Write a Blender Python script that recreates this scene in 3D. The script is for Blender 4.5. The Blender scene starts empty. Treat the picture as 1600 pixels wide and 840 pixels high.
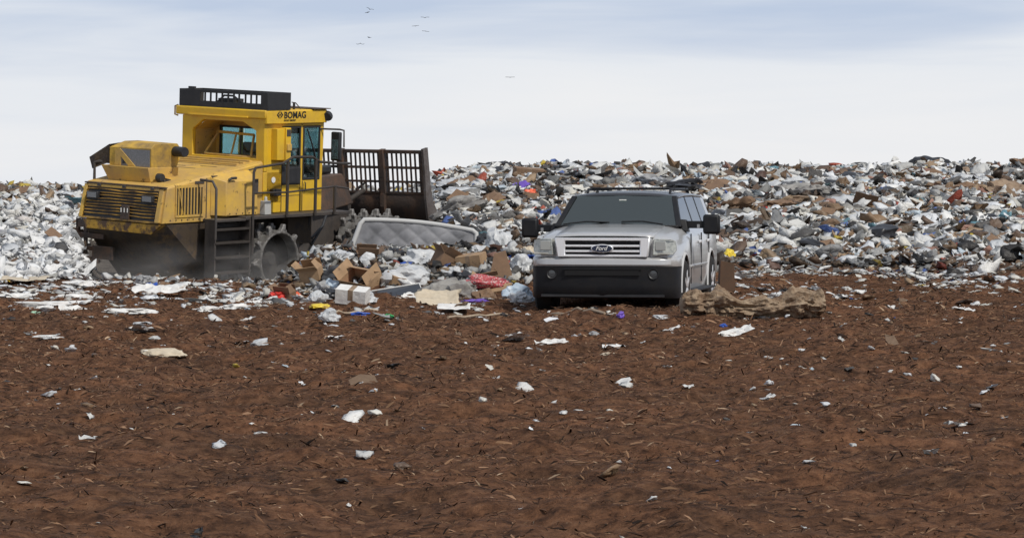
import bpy, bmesh, math, random
import numpy as np
from math import sin, cos, pi, radians, sqrt
from mathutils import Vector, Matrix, noise
random.seed(7); RNG = np.random.default_rng(7)
S = bpy.context.scene
COL = S.collection
# ------------------------------------------------------------------ scene, world, camera
F, CX, HY, H = 5300.0, 600.0, 285.0, 1.70        # long lens, eye height 1.7 m
S.view_settings.view_transform = 'Standard'; S.view_settings.look = 'None'
S.view_settings.exposure = 0; S.view_settings.gamma = 1; S.view_settings.use_curve_mapping = False
cam = bpy.data.cameras.new('camera'); camo = bpy.data.objects.new('camera', cam); COL.objects.link(camo)
cam.sensor_width = 36; cam.lens = 36*F/1600; cam.clip_start = .5; cam.clip_end = 9000
cam.shift_x = (800-CX)/1600; cam.shift_y = -(420-HY)/1600
camo.location = (0, 0, H); camo.rotation_euler = (pi/2, 0, 0); S.camera = camo
S.cycles.max_bounces = 8; S.cycles.transparent_max_bounces = 16; S.cycles.volume_bounces = 1
S.cycles.use_denoising = True
SUN_EL, SUN_AZ = radians(48), radians(38)        # sun behind the camera, off to the right
W = bpy.data.worlds.new('World'); S.world = W; W.use_nodes = True
def N(nt, t, **kw):
    n = nt.nodes.new(t)
    for k, v in kw.items(): setattr(n, k, v)
    return n
def build_world():
    nt = W.node_tree; nt.nodes.clear(); L = nt.links.new
    out = N(nt, 'ShaderNodeOutputWorld'); bg = N(nt, 'ShaderNodeBackground'); bg.inputs[1].default_value = .1
    sky = N(nt, 'ShaderNodeTexSky', sky_type='NISHITA', sun_disc=False, sun_elevation=SUN_EL, sun_rotation=pi-SUN_AZ)
    sky.air_density = 1; sky.dust_density = 1.5
    tc = N(nt, 'ShaderNodeTexCoord'); mp = N(nt, 'ShaderNodeMapping'); mp.inputs['Scale'].default_value = (7, 7, 62)
    mp.inputs['Location'].default_value = (2.3, .7, 1.2)
    L(tc.outputs['Generated'], mp.inputs[0])
    n1 = N(nt, 'ShaderNodeTexNoise'); n1.inputs['Scale'].default_value = 1; n1.inputs['Detail'].default_value = 5; n1.inputs['Roughness'].default_value = .5
    n1.inputs['Distortion'].default_value = .4
    L(mp.outputs[0], n1.inputs[0])
    sp = N(nt, 'ShaderNodeSeparateXYZ'); L(tc.outputs['Generated'], sp.inputs[0])
    mr = N(nt, 'ShaderNodeMapRange'); mr.inputs[1].default_value = .002; mr.inputs[2].default_value = .056; mr.inputs[3].default_value = -.05; mr.inputs[4].default_value = .78
    L(sp.outputs[2], mr.inputs[0])
    add = N(nt, 'ShaderNodeMath', operation='ADD'); mu = N(nt, 'ShaderNodeMath', operation='MULTIPLY_ADD')
    mu.inputs[1].default_value = 1.3; mu.inputs[2].default_value = -.60
    L(n1.outputs[0], mu.inputs[0]); L(mu.outputs[0], add.inputs[0]); L(mr.outputs[0], add.inputs[1])
    cr = N(nt, 'ShaderNodeValToRGB'); e = cr.color_ramp.elements
    e[0].position = .0; e[0].color = (9.15, 9.2, 9.4, 1); e[1].position = .95; e[1].color = (5.3, 6.2, 7.9, 1)
    m = e.new(.45); m.color = (8.35, 8.65, 9.2, 1)
    L(add.outputs[0], cr.inputs[0])
    hi = N(nt, 'ShaderNodeMapRange'); hi.inputs[1].default_value = .06; hi.inputs[2].default_value = .35
    L(sp.outputs[2], hi.inputs[0])
    mh = N(nt, 'ShaderNodeMixRGB'); mh.inputs[2].default_value = (3.7, 4.1, 4.9, 1); L(hi.outputs[0], mh.inputs[0]); L(cr.outputs[0], mh.inputs[1])
    mx = N(nt, 'ShaderNodeMixRGB'); mx.inputs[0].default_value = .1
    L(mh.outputs[0], mx.inputs[1]); L(sky.outputs[0], mx.inputs[2]); L(mx.outputs[0], bg.inputs[0]); L(bg.outputs[0], out.inputs[0])
build_world()
sl = bpy.data.lights.new('sun', 'SUN'); so = bpy.data.objects.new('sun', sl); COL.objects.link(so)
sl.energy = 3.1; sl.angle = radians(3); sl.color = (1, .95, .87)
sd = Vector((sin(SUN_AZ)*cos(SUN_EL), -cos(SUN_AZ)*cos(SUN_EL), sin(SUN_EL)))
so.rotation_euler = sd.to_track_quat('Z', 'Y').to_euler(); so.location = (20, -20, 40)

# ------------------------------------------------------------------ materials
def mat(name, c, rough=.6, metal=0, var=0, vscale=3, c2=None, bump=0, bscale=20, thr=None, c3=None, s3=6, t3=.62, spec=.5, coat=0, attr=None, transl=0, alpha=1):
    m = bpy.data.materials.new(name); m.use_nodes = True; nt = m.node_tree; L = nt.links.new
    b = nt.nodes['Principled BSDF']; b.inputs['Roughness'].default_value = rough; b.inputs['Metallic'].default_value = metal
    b.inputs['Specular IOR Level'].default_value = spec; b.inputs['Coat Weight'].default_value = coat; b.inputs['Coat Roughness'].default_value = .08
    b.inputs['Base Color'].default_value = (*c, 1); b.inputs['Alpha'].default_value = alpha
    tc = N(nt, 'ShaderNodeTexCoord'); src = None
    if attr:
        a = N(nt, 'ShaderNodeAttribute'); a.attribute_name = attr; src = a.outputs['Color']
    if c2 is not None:
        n = N(nt, 'ShaderNodeTexNoise'); n.inputs['Scale'].default_value = vscale; n.inputs['Detail'].default_value = 8; n.inputs['Roughness'].default_value = .65
        L(tc.outputs['Object'], n.inputs[0]); r = N(nt, 'ShaderNodeValToRGB')
        t = thr or (.35, .7); r.color_ramp.elements[0].position = t[0]; r.color_ramp.elements[1].position = t[1]
        L(n.outputs[0], r.inputs[0]); mx = N(nt, 'ShaderNodeMixRGB'); L(r.outputs[0], mx.inputs[0])
        if src: L(src, mx.inputs[1])
        else: mx.inputs[1].default_value = (*c, 1)
        mx.inputs[2].default_value = (*c2, 1); src = mx.outputs[0]
    if c3 is not None:
        n = N(nt, 'ShaderNodeTexNoise'); n.inputs['Scale'].default_value = s3; n.inputs['Detail'].default_value = 6; n.inputs['Roughness'].default_value = .7
        L(tc.outputs['Object'], n.inputs[0]); r = N(nt, 'ShaderNodeValToRGB')
        r.color_ramp.elements[0].position = t3; r.color_ramp.elements[1].position = t3+.08
        L(n.outputs[0], r.inputs[0]); mx = N(nt, 'ShaderNodeMixRGB'); L(r.outputs[0], mx.inputs[0])
        if src: L(src, mx.inputs[1])
        else: mx.inputs[1].default_value = (*c, 1)
        mx.inputs[2].default_value = (*c3, 1); src = mx.outputs[0]
    if src: L(src, b.inputs['Base Color'])
    if bump:
        n = N(nt, 'ShaderNodeTexNoise'); n.inputs['Scale'].default_value = bscale; n.inputs['Detail'].default_value = 6
        L(tc.outputs['Object'], n.inputs[0]); bp = N(nt, 'ShaderNodeBump'); bp.inputs[0].default_value = bump; bp.inputs[1].default_value = .03
        L(n.outputs[0], bp.inputs['Height']); L(bp.outputs[0], b.inputs['Normal'])
    if transl:
        out = nt.nodes['Material Output']; tr = N(nt, 'ShaderNodeBsdfTranslucent'); ms = N(nt, 'ShaderNodeMixShader'); ms.inputs[0].default_value = transl
        if src: L(src, tr.inputs[0])
        else: tr.inputs[0].default_value = (*c, 1)
        L(b.outputs[0], ms.inputs[1]); L(tr.outputs[0], ms.inputs[2]); L(ms.outputs[0], out.inputs[0])
    return m
def glassmat(name, tint, refl=.12, rough=.02, gc=(1, 1, 1)):
    m = bpy.data.materials.new(name); m.use_nodes = True; nt = m.node_tree; nt.nodes.clear(); L = nt.links.new
    o = N(nt, 'ShaderNodeOutputMaterial'); t = N(nt, 'ShaderNodeBsdfTransparent'); t.inputs[0].default_value = (*tint, 1)
    g = N(nt, 'ShaderNodeBsdfGlossy'); g.inputs['Roughness'].default_value = rough; g.inputs[0].default_value = (*gc, 1); fr = N(nt, 'ShaderNodeLayerWeight'); fr.inputs[0].default_value = .25
    a = N(nt, 'ShaderNodeMath', operation='MULTIPLY_ADD'); a.inputs[1].default_value = .8; a.inputs[2].default_value = refl; L(fr.outputs['Fresnel'], a.inputs[0])
    mx = N(nt, 'ShaderNodeMixShader'); L(a.outputs[0], mx.inputs[0]); L(t.outputs[0], mx.inputs[1]); L(g.outputs[0], mx.inputs[2]); L(mx.outputs[0], o.inputs[0])
    return m
YEL = mat('yellow_paint', (.74, .46, .022), .45, c2=(.56, .34, .05), vscale=1.6, thr=(.38, .75), c3=(.20, .12, .05), s3=4.5, t3=.65, bump=.15, bscale=8)
YELD = mat('yellow_paint_dusty', (.66, .41, .065), .6, c2=(.44, .28, .11), vscale=1.8, thr=(.32, .68), c3=(.13, .075, .035), s3=4.5, t3=.60, bump=.2, bscale=9)
YELS = mat('yellow_paint_blotchy', (.62, .38, .05), .6, c2=(.15, .105, .06), vscale=.9, thr=(.42, .62), c3=(.08, .05, .03), s3=6, t3=.62, bump=.2, bscale=9)  # yellow with broad dark brown blotches, for the intake housing
YELR = mat('yellow_paint_chipped', (.50, .28, .03), .6, c2=(.10, .055, .03), vscale=3.2, thr=(.46, .58), c3=(.05, .03, .02), s3=11, t3=.56, bump=.4, bscale=14)
RUST = mat('rusty_steel', (.058, .042, .034), .6, c2=(.15, .075, .04), vscale=2.2, thr=(.45, .8), c3=(.035, .03, .028), s3=5, t3=.58, bump=.3, bscale=18)
RUSTW = mat('rusty_yellow_belly', (.060, .042, .026), .7, c2=(.20, .11, .03), vscale=1.2, thr=(.52, .8), c3=(.04, .03, .025), s3=4, t3=.5, bump=.4, bscale=10)
DARK = mat('dark_steel', (.045, .04, .038), .6, c2=(.08, .065, .055), vscale=5, bump=.2)
RAIL = mat('worn_rail_steel', (.07, .06, .052), .5, metal=.3, c2=(.05, .04, .035), vscale=6)
BLK = mat('black_plastic', (.018, .018, .02), .5, c2=(.03, .03, .032), vscale=8)
DRUM = mat('dusty_drum_steel', (.19, .185, .175), .7, c2=(.075, .068, .06), vscale=3.5, thr=(.35, .65), c3=(.05, .045, .04), s3=7, t3=.62, bump=.5, bscale=16)
DRUMD = mat('muddy_shade_drum_steel', (.022, .02, .018), .9, c2=(.05, .043, .038), vscale=3, bump=.5, bscale=14)  # mud tone darkened further: shade of the hollow wheel put into the colour
TOOTH = mat('worn_tooth_steel', (.26, .25, .24), .6, metal=.2, c2=(.08, .072, .065), vscale=9, thr=(.35, .6), bump=.3)
CABGL = glassmat('cab_glass', (.70, .86, .88), .08)
LAMPG = mat('lamp_glass', (.30, .31, .32), .15, metal=.3)
LETT = mat('black_lettering', (.015, .015, .015), .5)
STICK = mat('white_sticker', (.75, .75, .72), .5)
PLASW = mat('translucent_plastic', (.62, .62, .60), .45, transl=.3)

# ------------------------------------------------------------------ mesh helpers
def link(o, parent=None):
    COL.objects.link(o)
    if parent: o.parent = parent
    return o
def empty(name, label, cat, loc=(0,0,0), rot=(0,0,0), group=None):
    o = bpy.data.objects.new(name, None); COL.objects.link(o); o.empty_display_size = .2
    o.location = loc; o.rotation_euler = rot; o['label'] = label; o['category'] = cat
    if group: o['group'] = group
    return o
def tag(o, label, cat, group=None):
    o['label'] = label; o['category'] = cat
    if group: o['group'] = group
    return o
class MB:
    def __init__(s, X=None): s.v = []; s.f = []; s.X = X
    def add(s, vs, fs, M=None):
        k = len(s.v)
        for v in vs:
            v = Vector(v)
            if M: v = M @ v
            if s.X: v = s.X @ v
            s.v.append(v)
        s.f += [[i+k for i in f] for f in fs]; return s
    def box(s, a, b, M=None, taper=None):
        (x0, y0, z0), (x1, y1, z1) = a, b
        vs = [(x0,y0,z0),(x1,y0,z0),(x1,y1,z0),(x0,y1,z0),(x0,y0,z1),(x1,y0,z1),(x1,y1,z1),(x0,y1,z1)]
        if taper:
            cx, cy = (x0+x1)/2, (y0+y1)/2
            vs = vs[:4]+[(cx+(v[0]-cx)*taper, cy+(v[1]-cy)*taper, v[2]) for v in vs[4:]]
        return s.add(vs, [(0,3,2,1),(4,5,6,7),(0,1,5,4),(1,2,6,5),(2,3,7,6),(3,0,4,7)], M)
    def hexa(s, v): return s.add(v, [(0,3,2,1),(4,5,6,7),(0,1,5,4),(1,2,6,5),(2,3,7,6),(3,0,4,7)])
    def prism(s, pts, ax, a, b, M=None):      # polygon in the two other axes, pushed along ax from a to b
        def P(p, t): q = [p[0], p[1]]; q.insert(ax, t); return tuple(q)
        n = len(pts); vs = [P(p, a) for p in pts]+[P(p, b) for p in pts]
        fs = [list(range(n))[::-1], list(range(n, 2*n))]+[(i, (i+1) % n, n+(i+1) % n, n+i) for i in range(n)]
        return s.add(vs, fs, M)
    def frame(s, outer, inner, ax, a, b):     # plate with a hole, same number of points in both rings
        def P(p, t): q = [p[0], p[1]]; q.insert(ax, t); return tuple(q)
        n = len(outer); vs = [P(p, t) for t in (a, b) for r in (outer, inner) for p in r]
        fs = []
        for i in range(n):
            j = (i+1) % n
            fs += [(i, j, n+j, n+i), (2*n+i, 3*n+i, 3*n+j, 2*n+j), (i, 2*n+i, 2*n+j, j), (n+i, n+j, 3*n+j, 3*n+i)]
        return s.add(vs, fs)
    def tube(s, pts, r, n=8):
        pts = [Vector(p) for p in pts]; rs = r if isinstance(r, (list, tuple)) else [r]*len(pts); vs = []; fs = []
        up = None
        for i, p in enumerate(pts):
            t = ((pts[min(i+1, len(pts)-1)]-p).normalized()+(p-pts[max(i-1, 0)]).normalized()).normalized()
            if up is None: up = Vector((0,0,1)) if abs(t.z) < .9 else Vector((1,0,0))
            a = t.cross(up).normalized(); b = a.cross(t).normalized(); up = b
            for k in range(n):
                q = 2*pi*k/n; vs.append(p+(a*cos(q)+b*sin(q))*rs[i])
        for i in range(len(pts)-1):
            for k in range(n): fs.append((i*n+k, i*n+(k+1) % n, (i+1)*n+(k+1) % n, (i+1)*n+k))
        fs += [list(range(n))[::-1], [(len(pts)-1)*n+k for k in range(n)]]
        return s.add(vs, fs)
    def lathe(s, prof, n=32, M=None, caps=True):         # profile (radius, y) turned about the Y axis
        vs = [(r*cos(2*pi*k/n), y, r*sin(2*pi*k/n)) for r, y in prof for k in range(n)]; fs = []
        for i in range(len(prof)-1):
            for k in range(n): fs.append((i*n+k, i*n+(k+1) % n, (i+1)*n+(k+1) % n, (i+1)*n+k))
        if caps: fs += [list(range(n))[::-1], [(len(prof)-1)*n+k for k in range(n)]]
        return s.add(vs, fs, M)
    def grid(s, rows, closed=False):
        n = len(rows[0]); vs = [p for r in rows for p in r]; fs = []
        for i in range(len(rows)-1):
            for k in range(n if closed else n-1): fs.append((i*n+k, i*n+(k+1) % n, (i+1)*n+(k+1) % n, (i+1)*n+k))
        if closed: fs += [list(range(n))[::-1], [(len(rows)-1)*n+k for k in range(n)]]
        return s.add(vs, fs)
    def build(s, name, m, parent=None, smooth=None, bevel=0, sub=0, solid=0):
        me = bpy.data.meshes.new(name); me.from_pydata([tuple(v) for v in s.v], [], s.f); me.validate()
        bm = bmesh.new(); bm.from_mesh(me); bmesh.ops.recalc_face_normals(bm, faces=bm.faces); bm.to_mesh(me); bm.free()
        me.materials.append(m); o = bpy.data.objects.new(name, me); link(o, parent)
        if smooth is not None or bevel:
            me.polygons.foreach_set('use_smooth', [True]*len(me.polygons)); me.set_sharp_from_angle(angle=radians(smooth or 30))
        if solid:
            q = o.modifiers.new('solid', 'SOLIDIFY'); q.thickness = solid
        if bevel:
            q = o.modifiers.new('bevel', 'BEVEL'); q.width = bevel; q.segments = 2; q.limit_method = 'ANGLE'; q.angle_limit = radians(35)
        if sub:
            q = o.modifiers.new('sub', 'SUBSURF'); q.levels = sub; q.render_levels = sub
        return o
def copy_tree(o, parent=None):
    c = o.copy(); COL.objects.link(c)
    if parent: c.parent = parent
    for ch in list(o.children): copy_tree(ch, c)
    return c

# ------------------------------------------------------------------ terrain
def lat(ix, iy, seed):
    h = (ix.astype(np.int64)*374761393+iy.astype(np.int64)*668265263+seed*974634777) & 0xffffffff
    h = ((h ^ (h >> 13))*1274126177) & 0xffffffff
    return ((h ^ (h >> 16)) & 0xffff)/65535.0
def vn(x, y, sc, seed):
    x = x/sc; y = y/sc; ix = np.floor(x); iy = np.floor(y); fx = x-ix; fy = y-iy
    fx = fx*fx*(3-2*fx); fy = fy*fy*(3-2*fy)
    a = lat(ix, iy, seed); b = lat(ix+1, iy, seed); c = lat(ix, iy+1, seed); d = lat(ix+1, iy+1, seed)
    return (a*(1-fx)+b*fx)*(1-fy)+(c*(1-fx)+d*fx)*fy-.5
def sst(x, a, b):
    t = np.clip((x-a)/(b-a), 0, 1); return t*t*(3-2*t)
DD = [-200, 0, 50, 56, 66, 80, 95, 110, 124, 200, 700, 6000]
ZR = [0, 0, 0, .02, .40, .98, 1.58, 2.04, 2.04, -1.0, -12, -110]
ZL = [0, 0, 0, -.06, .06, .62, 1.12, 1.32, 1.15, -4, -18, -130]
def G(x, y):
    x = np.asarray(x, float); y = np.asarray(y, float)
    t = x/np.maximum(y, 1); w = sst(t, .003, .024)
    z = np.interp(y, DD, ZL)*(1-w)+np.interp(y, DD, ZR)*w
    m = sst(y, 56, 68)*(1-sst(y, 140, 400))
    z = z+m*(.34*vn(x, y, 4.1, 1)+.22*vn(x, y, 1.5, 2)+.10*vn(x, y, .6, 3))
    tr = sst(t, -.095, -.083)*(1-sst(t, .006, .022))*sst(y, 57.5, 69)*(1-sst(y, 90, 98))
    z = z*(1-tr)+(-.86+.04*np.maximum(y-77, -4))*tr
    # heap of dumped rubbish in front of the machine
    e = sst(x, -2.1, -.7)*(1-sst(x, 2.1, 3.4))*sst(y, 49.9, 54.8)*(1-sst(y, 56.5, 60))
    z = z+e*(.60+.3*vn(x, y, 1.1, 5)+.14*vn(x, y, .4, 9))
    near = 1-sst(y, 60, 72)
    z = z+near*(.15*vn(x, y*.5, 1.9, 6)+.12*vn(x, y, .5, 7)+.08*vn(x, y, .19, 8)+.03*vn(x, y, .11, 10))*np.where(y < 62, 1, 1)
    return z
def g1(x, y): return float(G(np.array([x]), np.array([y]))[0])
TS = np.arange(14, 135, .05)
def hit(px, py):                     # where the line of sight through a point of the photo meets the ground
    a = (px-CX)/F; b = -(py-HY)/F; zz = H+b*TS-G(a*TS, TS)
    k = np.argmax(zz <= 0); d = TS[k] if (zz <= 0).any() else 110.
    return a*d, d, g1(a*d, d)
def at(px, py, d): return ((px-CX)/F*d, d, H-(py-HY)/F*d)
def nmesh(name, V, T, m, attr=None, smooth=False, parent=None):
    me = bpy.data.meshes.new(name); n = len(T); k = T.shape[1]
    me.vertices.add(len(V)); me.vertices.foreach_set('co', V.astype(np.float32).ravel())
    me.loops.add(n*k); me.loops.foreach_set('vertex_index', T.astype(np.int32).ravel())
    me.polygons.add(n); me.polygons.foreach_set('loop_start', np.arange(0, n*k, k, dtype=np.int32))
    if smooth: me.polygons.foreach_set('use_smooth', np.ones(n, bool))
    if attr is not None:
        a = me.attributes.new('tint', 'FLOAT_COLOR', 'POINT'); a.data.foreach_set('color', attr.astype(np.float32).ravel())
    me.update(calc_edges=True); me.validate(); me.materials.append(m)
    o = bpy.data.objects.new(name, me); return link(o, parent)
def terrain():
    xs = np.concatenate([-np.geomspace(5000, 17, 26), np.arange(-16, -8, .16), np.arange(-8, 9, .07), np.arange(9, 25, .16), np.geomspace(26, 5000, 26)])
    ys = np.concatenate([-np.geomspace(3000, 10, 14), np.arange(0, 15, 1.), np.arange(15, 62, .09), np.arange(62, 126, .3), np.geomspace(127, 6000, 40)])
    X, Y = np.meshgrid(xs, ys); Z = G(X, Y); V = np.stack([X, Y, Z], -1).reshape(-1, 3); nx = len(xs)
    i, j = np.meshgrid(np.arange(len(ys)-1), np.arange(nx-1), indexing='ij'); a = (i*nx+j).ravel()
    T = np.stack([a, a+1, a+nx+1, a+nx], -1)
    t = sst(Y+3*vn(X, Y, 3, 31)+1.5*vn(X, Y, .8, 32), 57, 66)
    t = np.maximum(t, sst(X, -2.0, -1.2)*(1-sst(X, 2.2, 3.2))*sst(Y, 51, 52.2)).reshape(-1)
    col = np.stack([t, t, t, np.ones_like(t)], -1)
    m = bpy.data.materials.new('soil_and_litter'); m.use_nodes = True; nt = m.node_tree; L = nt.links.new; b = nt.nodes['Principled BSDF']
    b.inputs['Roughness'].default_value = .95; b.inputs['Specular IOR Level'].default_value = .15
    tc = N(nt, 'ShaderNodeTexCoord')
    def nz(sc, det=8, ro=.7):
        q = N(nt, 'ShaderNodeTexNoise'); q.inputs['Scale'].default_value = sc; q.inputs['Detail'].default_value = det; q.inputs['Roughness'].default_value = ro
        L(tc.outputs['Object'], q.inputs[0]); return q
    def ramp(src, stops):
        r = N(nt, 'ShaderNodeValToRGB'); e = r.color_ramp.elements
        e[0].position, e[0].color = stops[0][0], (*stops[0][1], 1); e[1].position, e[1].color = stops[-1][0], (*stops[-1][1], 1)
        for p, c in stops[1:-1]: q = e.new(p); q.color = (*c, 1)
        L(src, r.inputs[0]); return r
    soil = ramp(nz(9).outputs[0], [(.3, (.034, .018, .011)), (.43, (.105, .053, .029)), (.57, (.20, .103, .055)), (.78, (.30, .175, .10))])
    big = ramp(nz(.9, 4).outputs[0], [(.35, (.6, .6, .62)), (.65, (1.1, 1.0, .95))])
    mu = N(nt, 'ShaderNodeMixRGB', blend_type='MULTIPLY'); mu.inputs[0].default_value = 1; L(soil.outputs[0], mu.inputs[1]); L(big.outputs[0], mu.inputs[2])
    lit = ramp(nz(3.5, 6, .8).outputs[0], [(.32, (.018, .016, .015)), (.45, (.06, .05, .04)), (.56, (.16, .14, .12)), (.62, (.06, .04, .03)), (.72, (.3, .3, .29))])
    at_ = N(nt, 'ShaderNodeAttribute'); at_.attribute_name = 'tint'
    mx = N(nt, 'ShaderNodeMixRGB'); L(at_.outputs['Fac'], mx.inputs[0]); L(mu.outputs[0], mx.inputs[1]); L(lit.outputs[0], mx.inputs[2]); L(mx.outputs[0], b.inputs['Base Color'])
    bp = N(nt, 'ShaderNodeBump'); bp.inputs[0].default_value = .9; bp.inputs[1].default_value = .05; L(nz(26).outputs[0], bp.inputs['Height']); L(bp.outputs[0], b.inputs['Normal'])
    o = nmesh('ground', V, T, m, col, True); o['kind'] = 'structure'; return o
terrain()

# ------------------------------------------------------------------ loose stuff: thousands of scraps and chips
def rotm(n, tilt):
    a = RNG.uniform(0, 2*pi, n); t = RNG.normal(0, tilt, n); p = RNG.normal(0, tilt, n); z = np.zeros(n); o = np.ones(n)
    Z = np.stack([np.stack([np.cos(a), -np.sin(a), z], -1), np.stack([np.sin(a), np.cos(a), z], -1), np.stack([z, z, o], -1)], 1)
    X = np.stack([np.stack([o, z, z], -1), np.stack([z, np.cos(t), -np.sin(t)], -1), np.stack([z, np.sin(t), np.cos(t)], -1)], 1)
    Y = np.stack([np.stack([np.cos(p), z, np.sin(p)], -1), np.stack([z, o, z], -1), np.stack([-np.sin(p), z, np.cos(p)], -1)], 1)
    return X @ Y @ Z
def crumple(seed, n=4, asp=1., amp=.35):
    r = np.random.default_rng(seed); u = np.linspace(-.5, .5, n); X, Y = np.meshgrid(u, u)
    X = X*asp+r.normal(0, .09, X.shape); Y = Y+r.normal(0, .09, Y.shape); Z = r.normal(0, amp*.5, X.shape)+.5*amp*np.sin(X*5+r.uniform(0, 6))+.15
    V = np.stack([X, Y, Z], -1).reshape(-1, 3); T = []
    for i in range(n-1):
        for j in range(n-1):
            a = i*n+j; T += [(a, a+1, a+n+1), (a, a+n+1, a+n)] if r.random() < .5 else [(a, a+1, a+n), (a+1, a+n+1, a+n)]
    return V, np.array(T)
def blob(seed, sub=2, sq=.6):
    bm = bmesh.new(); bmesh.ops.create_icosphere(bm, subdivisions=sub, radius=.5); o = Vector((seed*3.7, seed*1.3, 5)); V = []
    for v in bm.verts:
        q = v.co*1.0; n = q.normalized(); q = q+n*.42*noise.fractal(q*2.4+o, 1, 2, 3)+noise.noise_vector(q*3+o)*.26
        V.append((q.x*1.15, q.y*.9, q.z*sq+.08))
    T = np.array([[v.index for v in f.verts] for f in bm.faces]); bm.free(); return np.array(V), T
def leaf(seed, n=5, asp=1.5):
    r = np.random.default_rng(seed); o = Vector((seed*2.1, seed*.7, 0)); V = []; T = []
    for j in range(n):
        for i in range(n):
            u, v = i/(n-1)-.5, j/(n-1)-.5; k = noise.noise_vector(Vector((u*2.2, v*2.2, 0))+o); e = 1-.35*abs(2*u)**2*abs(2*v)**2*2
            V.append((u*asp*e+k.x*.22, v*e+k.y*.22, .55*noise.fractal(Vector((u*2.6, v*2.6, 3))+o, 1, 2, 3)+.06))
    for j in range(n-1):
        for i in range(n-1):
            a = j*n+i; T += [(a, a+1, a+n+1), (a, a+n+1, a+n)]
    return np.array(V), np.array(T)
def chip(seed):
    r = np.random.default_rng(seed); w = r.uniform(.05, .15); l = .5
    V = np.array([(-l, -w/2, 0), (l, -w/3, .02), (l*.9, w/2, 0), (-l*.8, w/2, .03), (0, 0, w*.6+.1*r.random())]); V[:, 2] += .02
    return V, np.array([(0, 1, 4), (1, 2, 4), (2, 3, 4), (3, 0, 4)])
def scatter(name, P, size, colr, tmpl, tilt, m, squash=1., smooth=False):
    n = len(P); idx = RNG.integers(0, len(tmpl), n); R = rotm(n, tilt); VV = []; TT = []; CC = []; off = 0
    for k, (tv, tt) in enumerate(tmpl):
        s = np.where(idx == k)[0]
        if not len(s): continue
        v = tv[None]*size[s, None, None]; v[..., 2] *= squash
        v = np.einsum('nij,nvj->nvi', R[s], v)+P[s][:, None]
        T = tt[None]+(np.arange(len(s))*len(tv))[:, None, None]+off
        c = np.repeat(colr[s][:, None], len(tv), 1)
        VV.append(v.reshape(-1, 3)); TT.append(T.reshape(-1, 3)); CC.append(c.reshape(-1, 3)); off += len(s)*len(tv)
    C = np.concatenate(CC); C = np.concatenate([C, np.ones((len(C), 1))], 1)
    o = nmesh(name, np.concatenate(VV), np.concatenate(TT), m, C, smooth); o['kind'] = 'stuff'; return o
SCRAP = mat('scrap_tint', (.5, .5, .5), .5, attr='tint', transl=.12, spec=.4, bump=1., bscale=13)
CHIP = mat('chip_tint', (.1, .1, .1), .9, attr='tint', spec=.15)
PAL = np.array([(.78, .78, .76), (.72, .74, .76), (.60, .60, .58), (.66, .64, .58), (.42, .42, .41), (.25, .25, .25), (.10, .095, .09), (.045, .042, .04),
                (.26, .17, .10), (.34, .24, .15), (.20, .13, .08), (.15, .10, .07), (.10, .16, .40), (.45, .10, .06), (.60, .45, .07), (.14, .27, .32), (.52, .60, .66), (.36, .20, .15)])
def pick(n, whites):
    p = np.array([4.4, 3.4, 2.2, 2.6, 1.1, .8, 2.2, 2.2, 2.3, 1.6, 2.4, 2.6, .28, .2, .22, .2, .8, .8]); q = p.copy(); q[:4] *= 3.0; q[4:] *= .6
    a = RNG.choice(len(p), n, p=p/p.sum()); b = RNG.choice(len(p), n, p=q/q.sum()); k = np.where(RNG.random(n) < whites, b, a)
    return PAL[k]*RNG.uniform(.75, 1.08, (n, 1))
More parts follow.
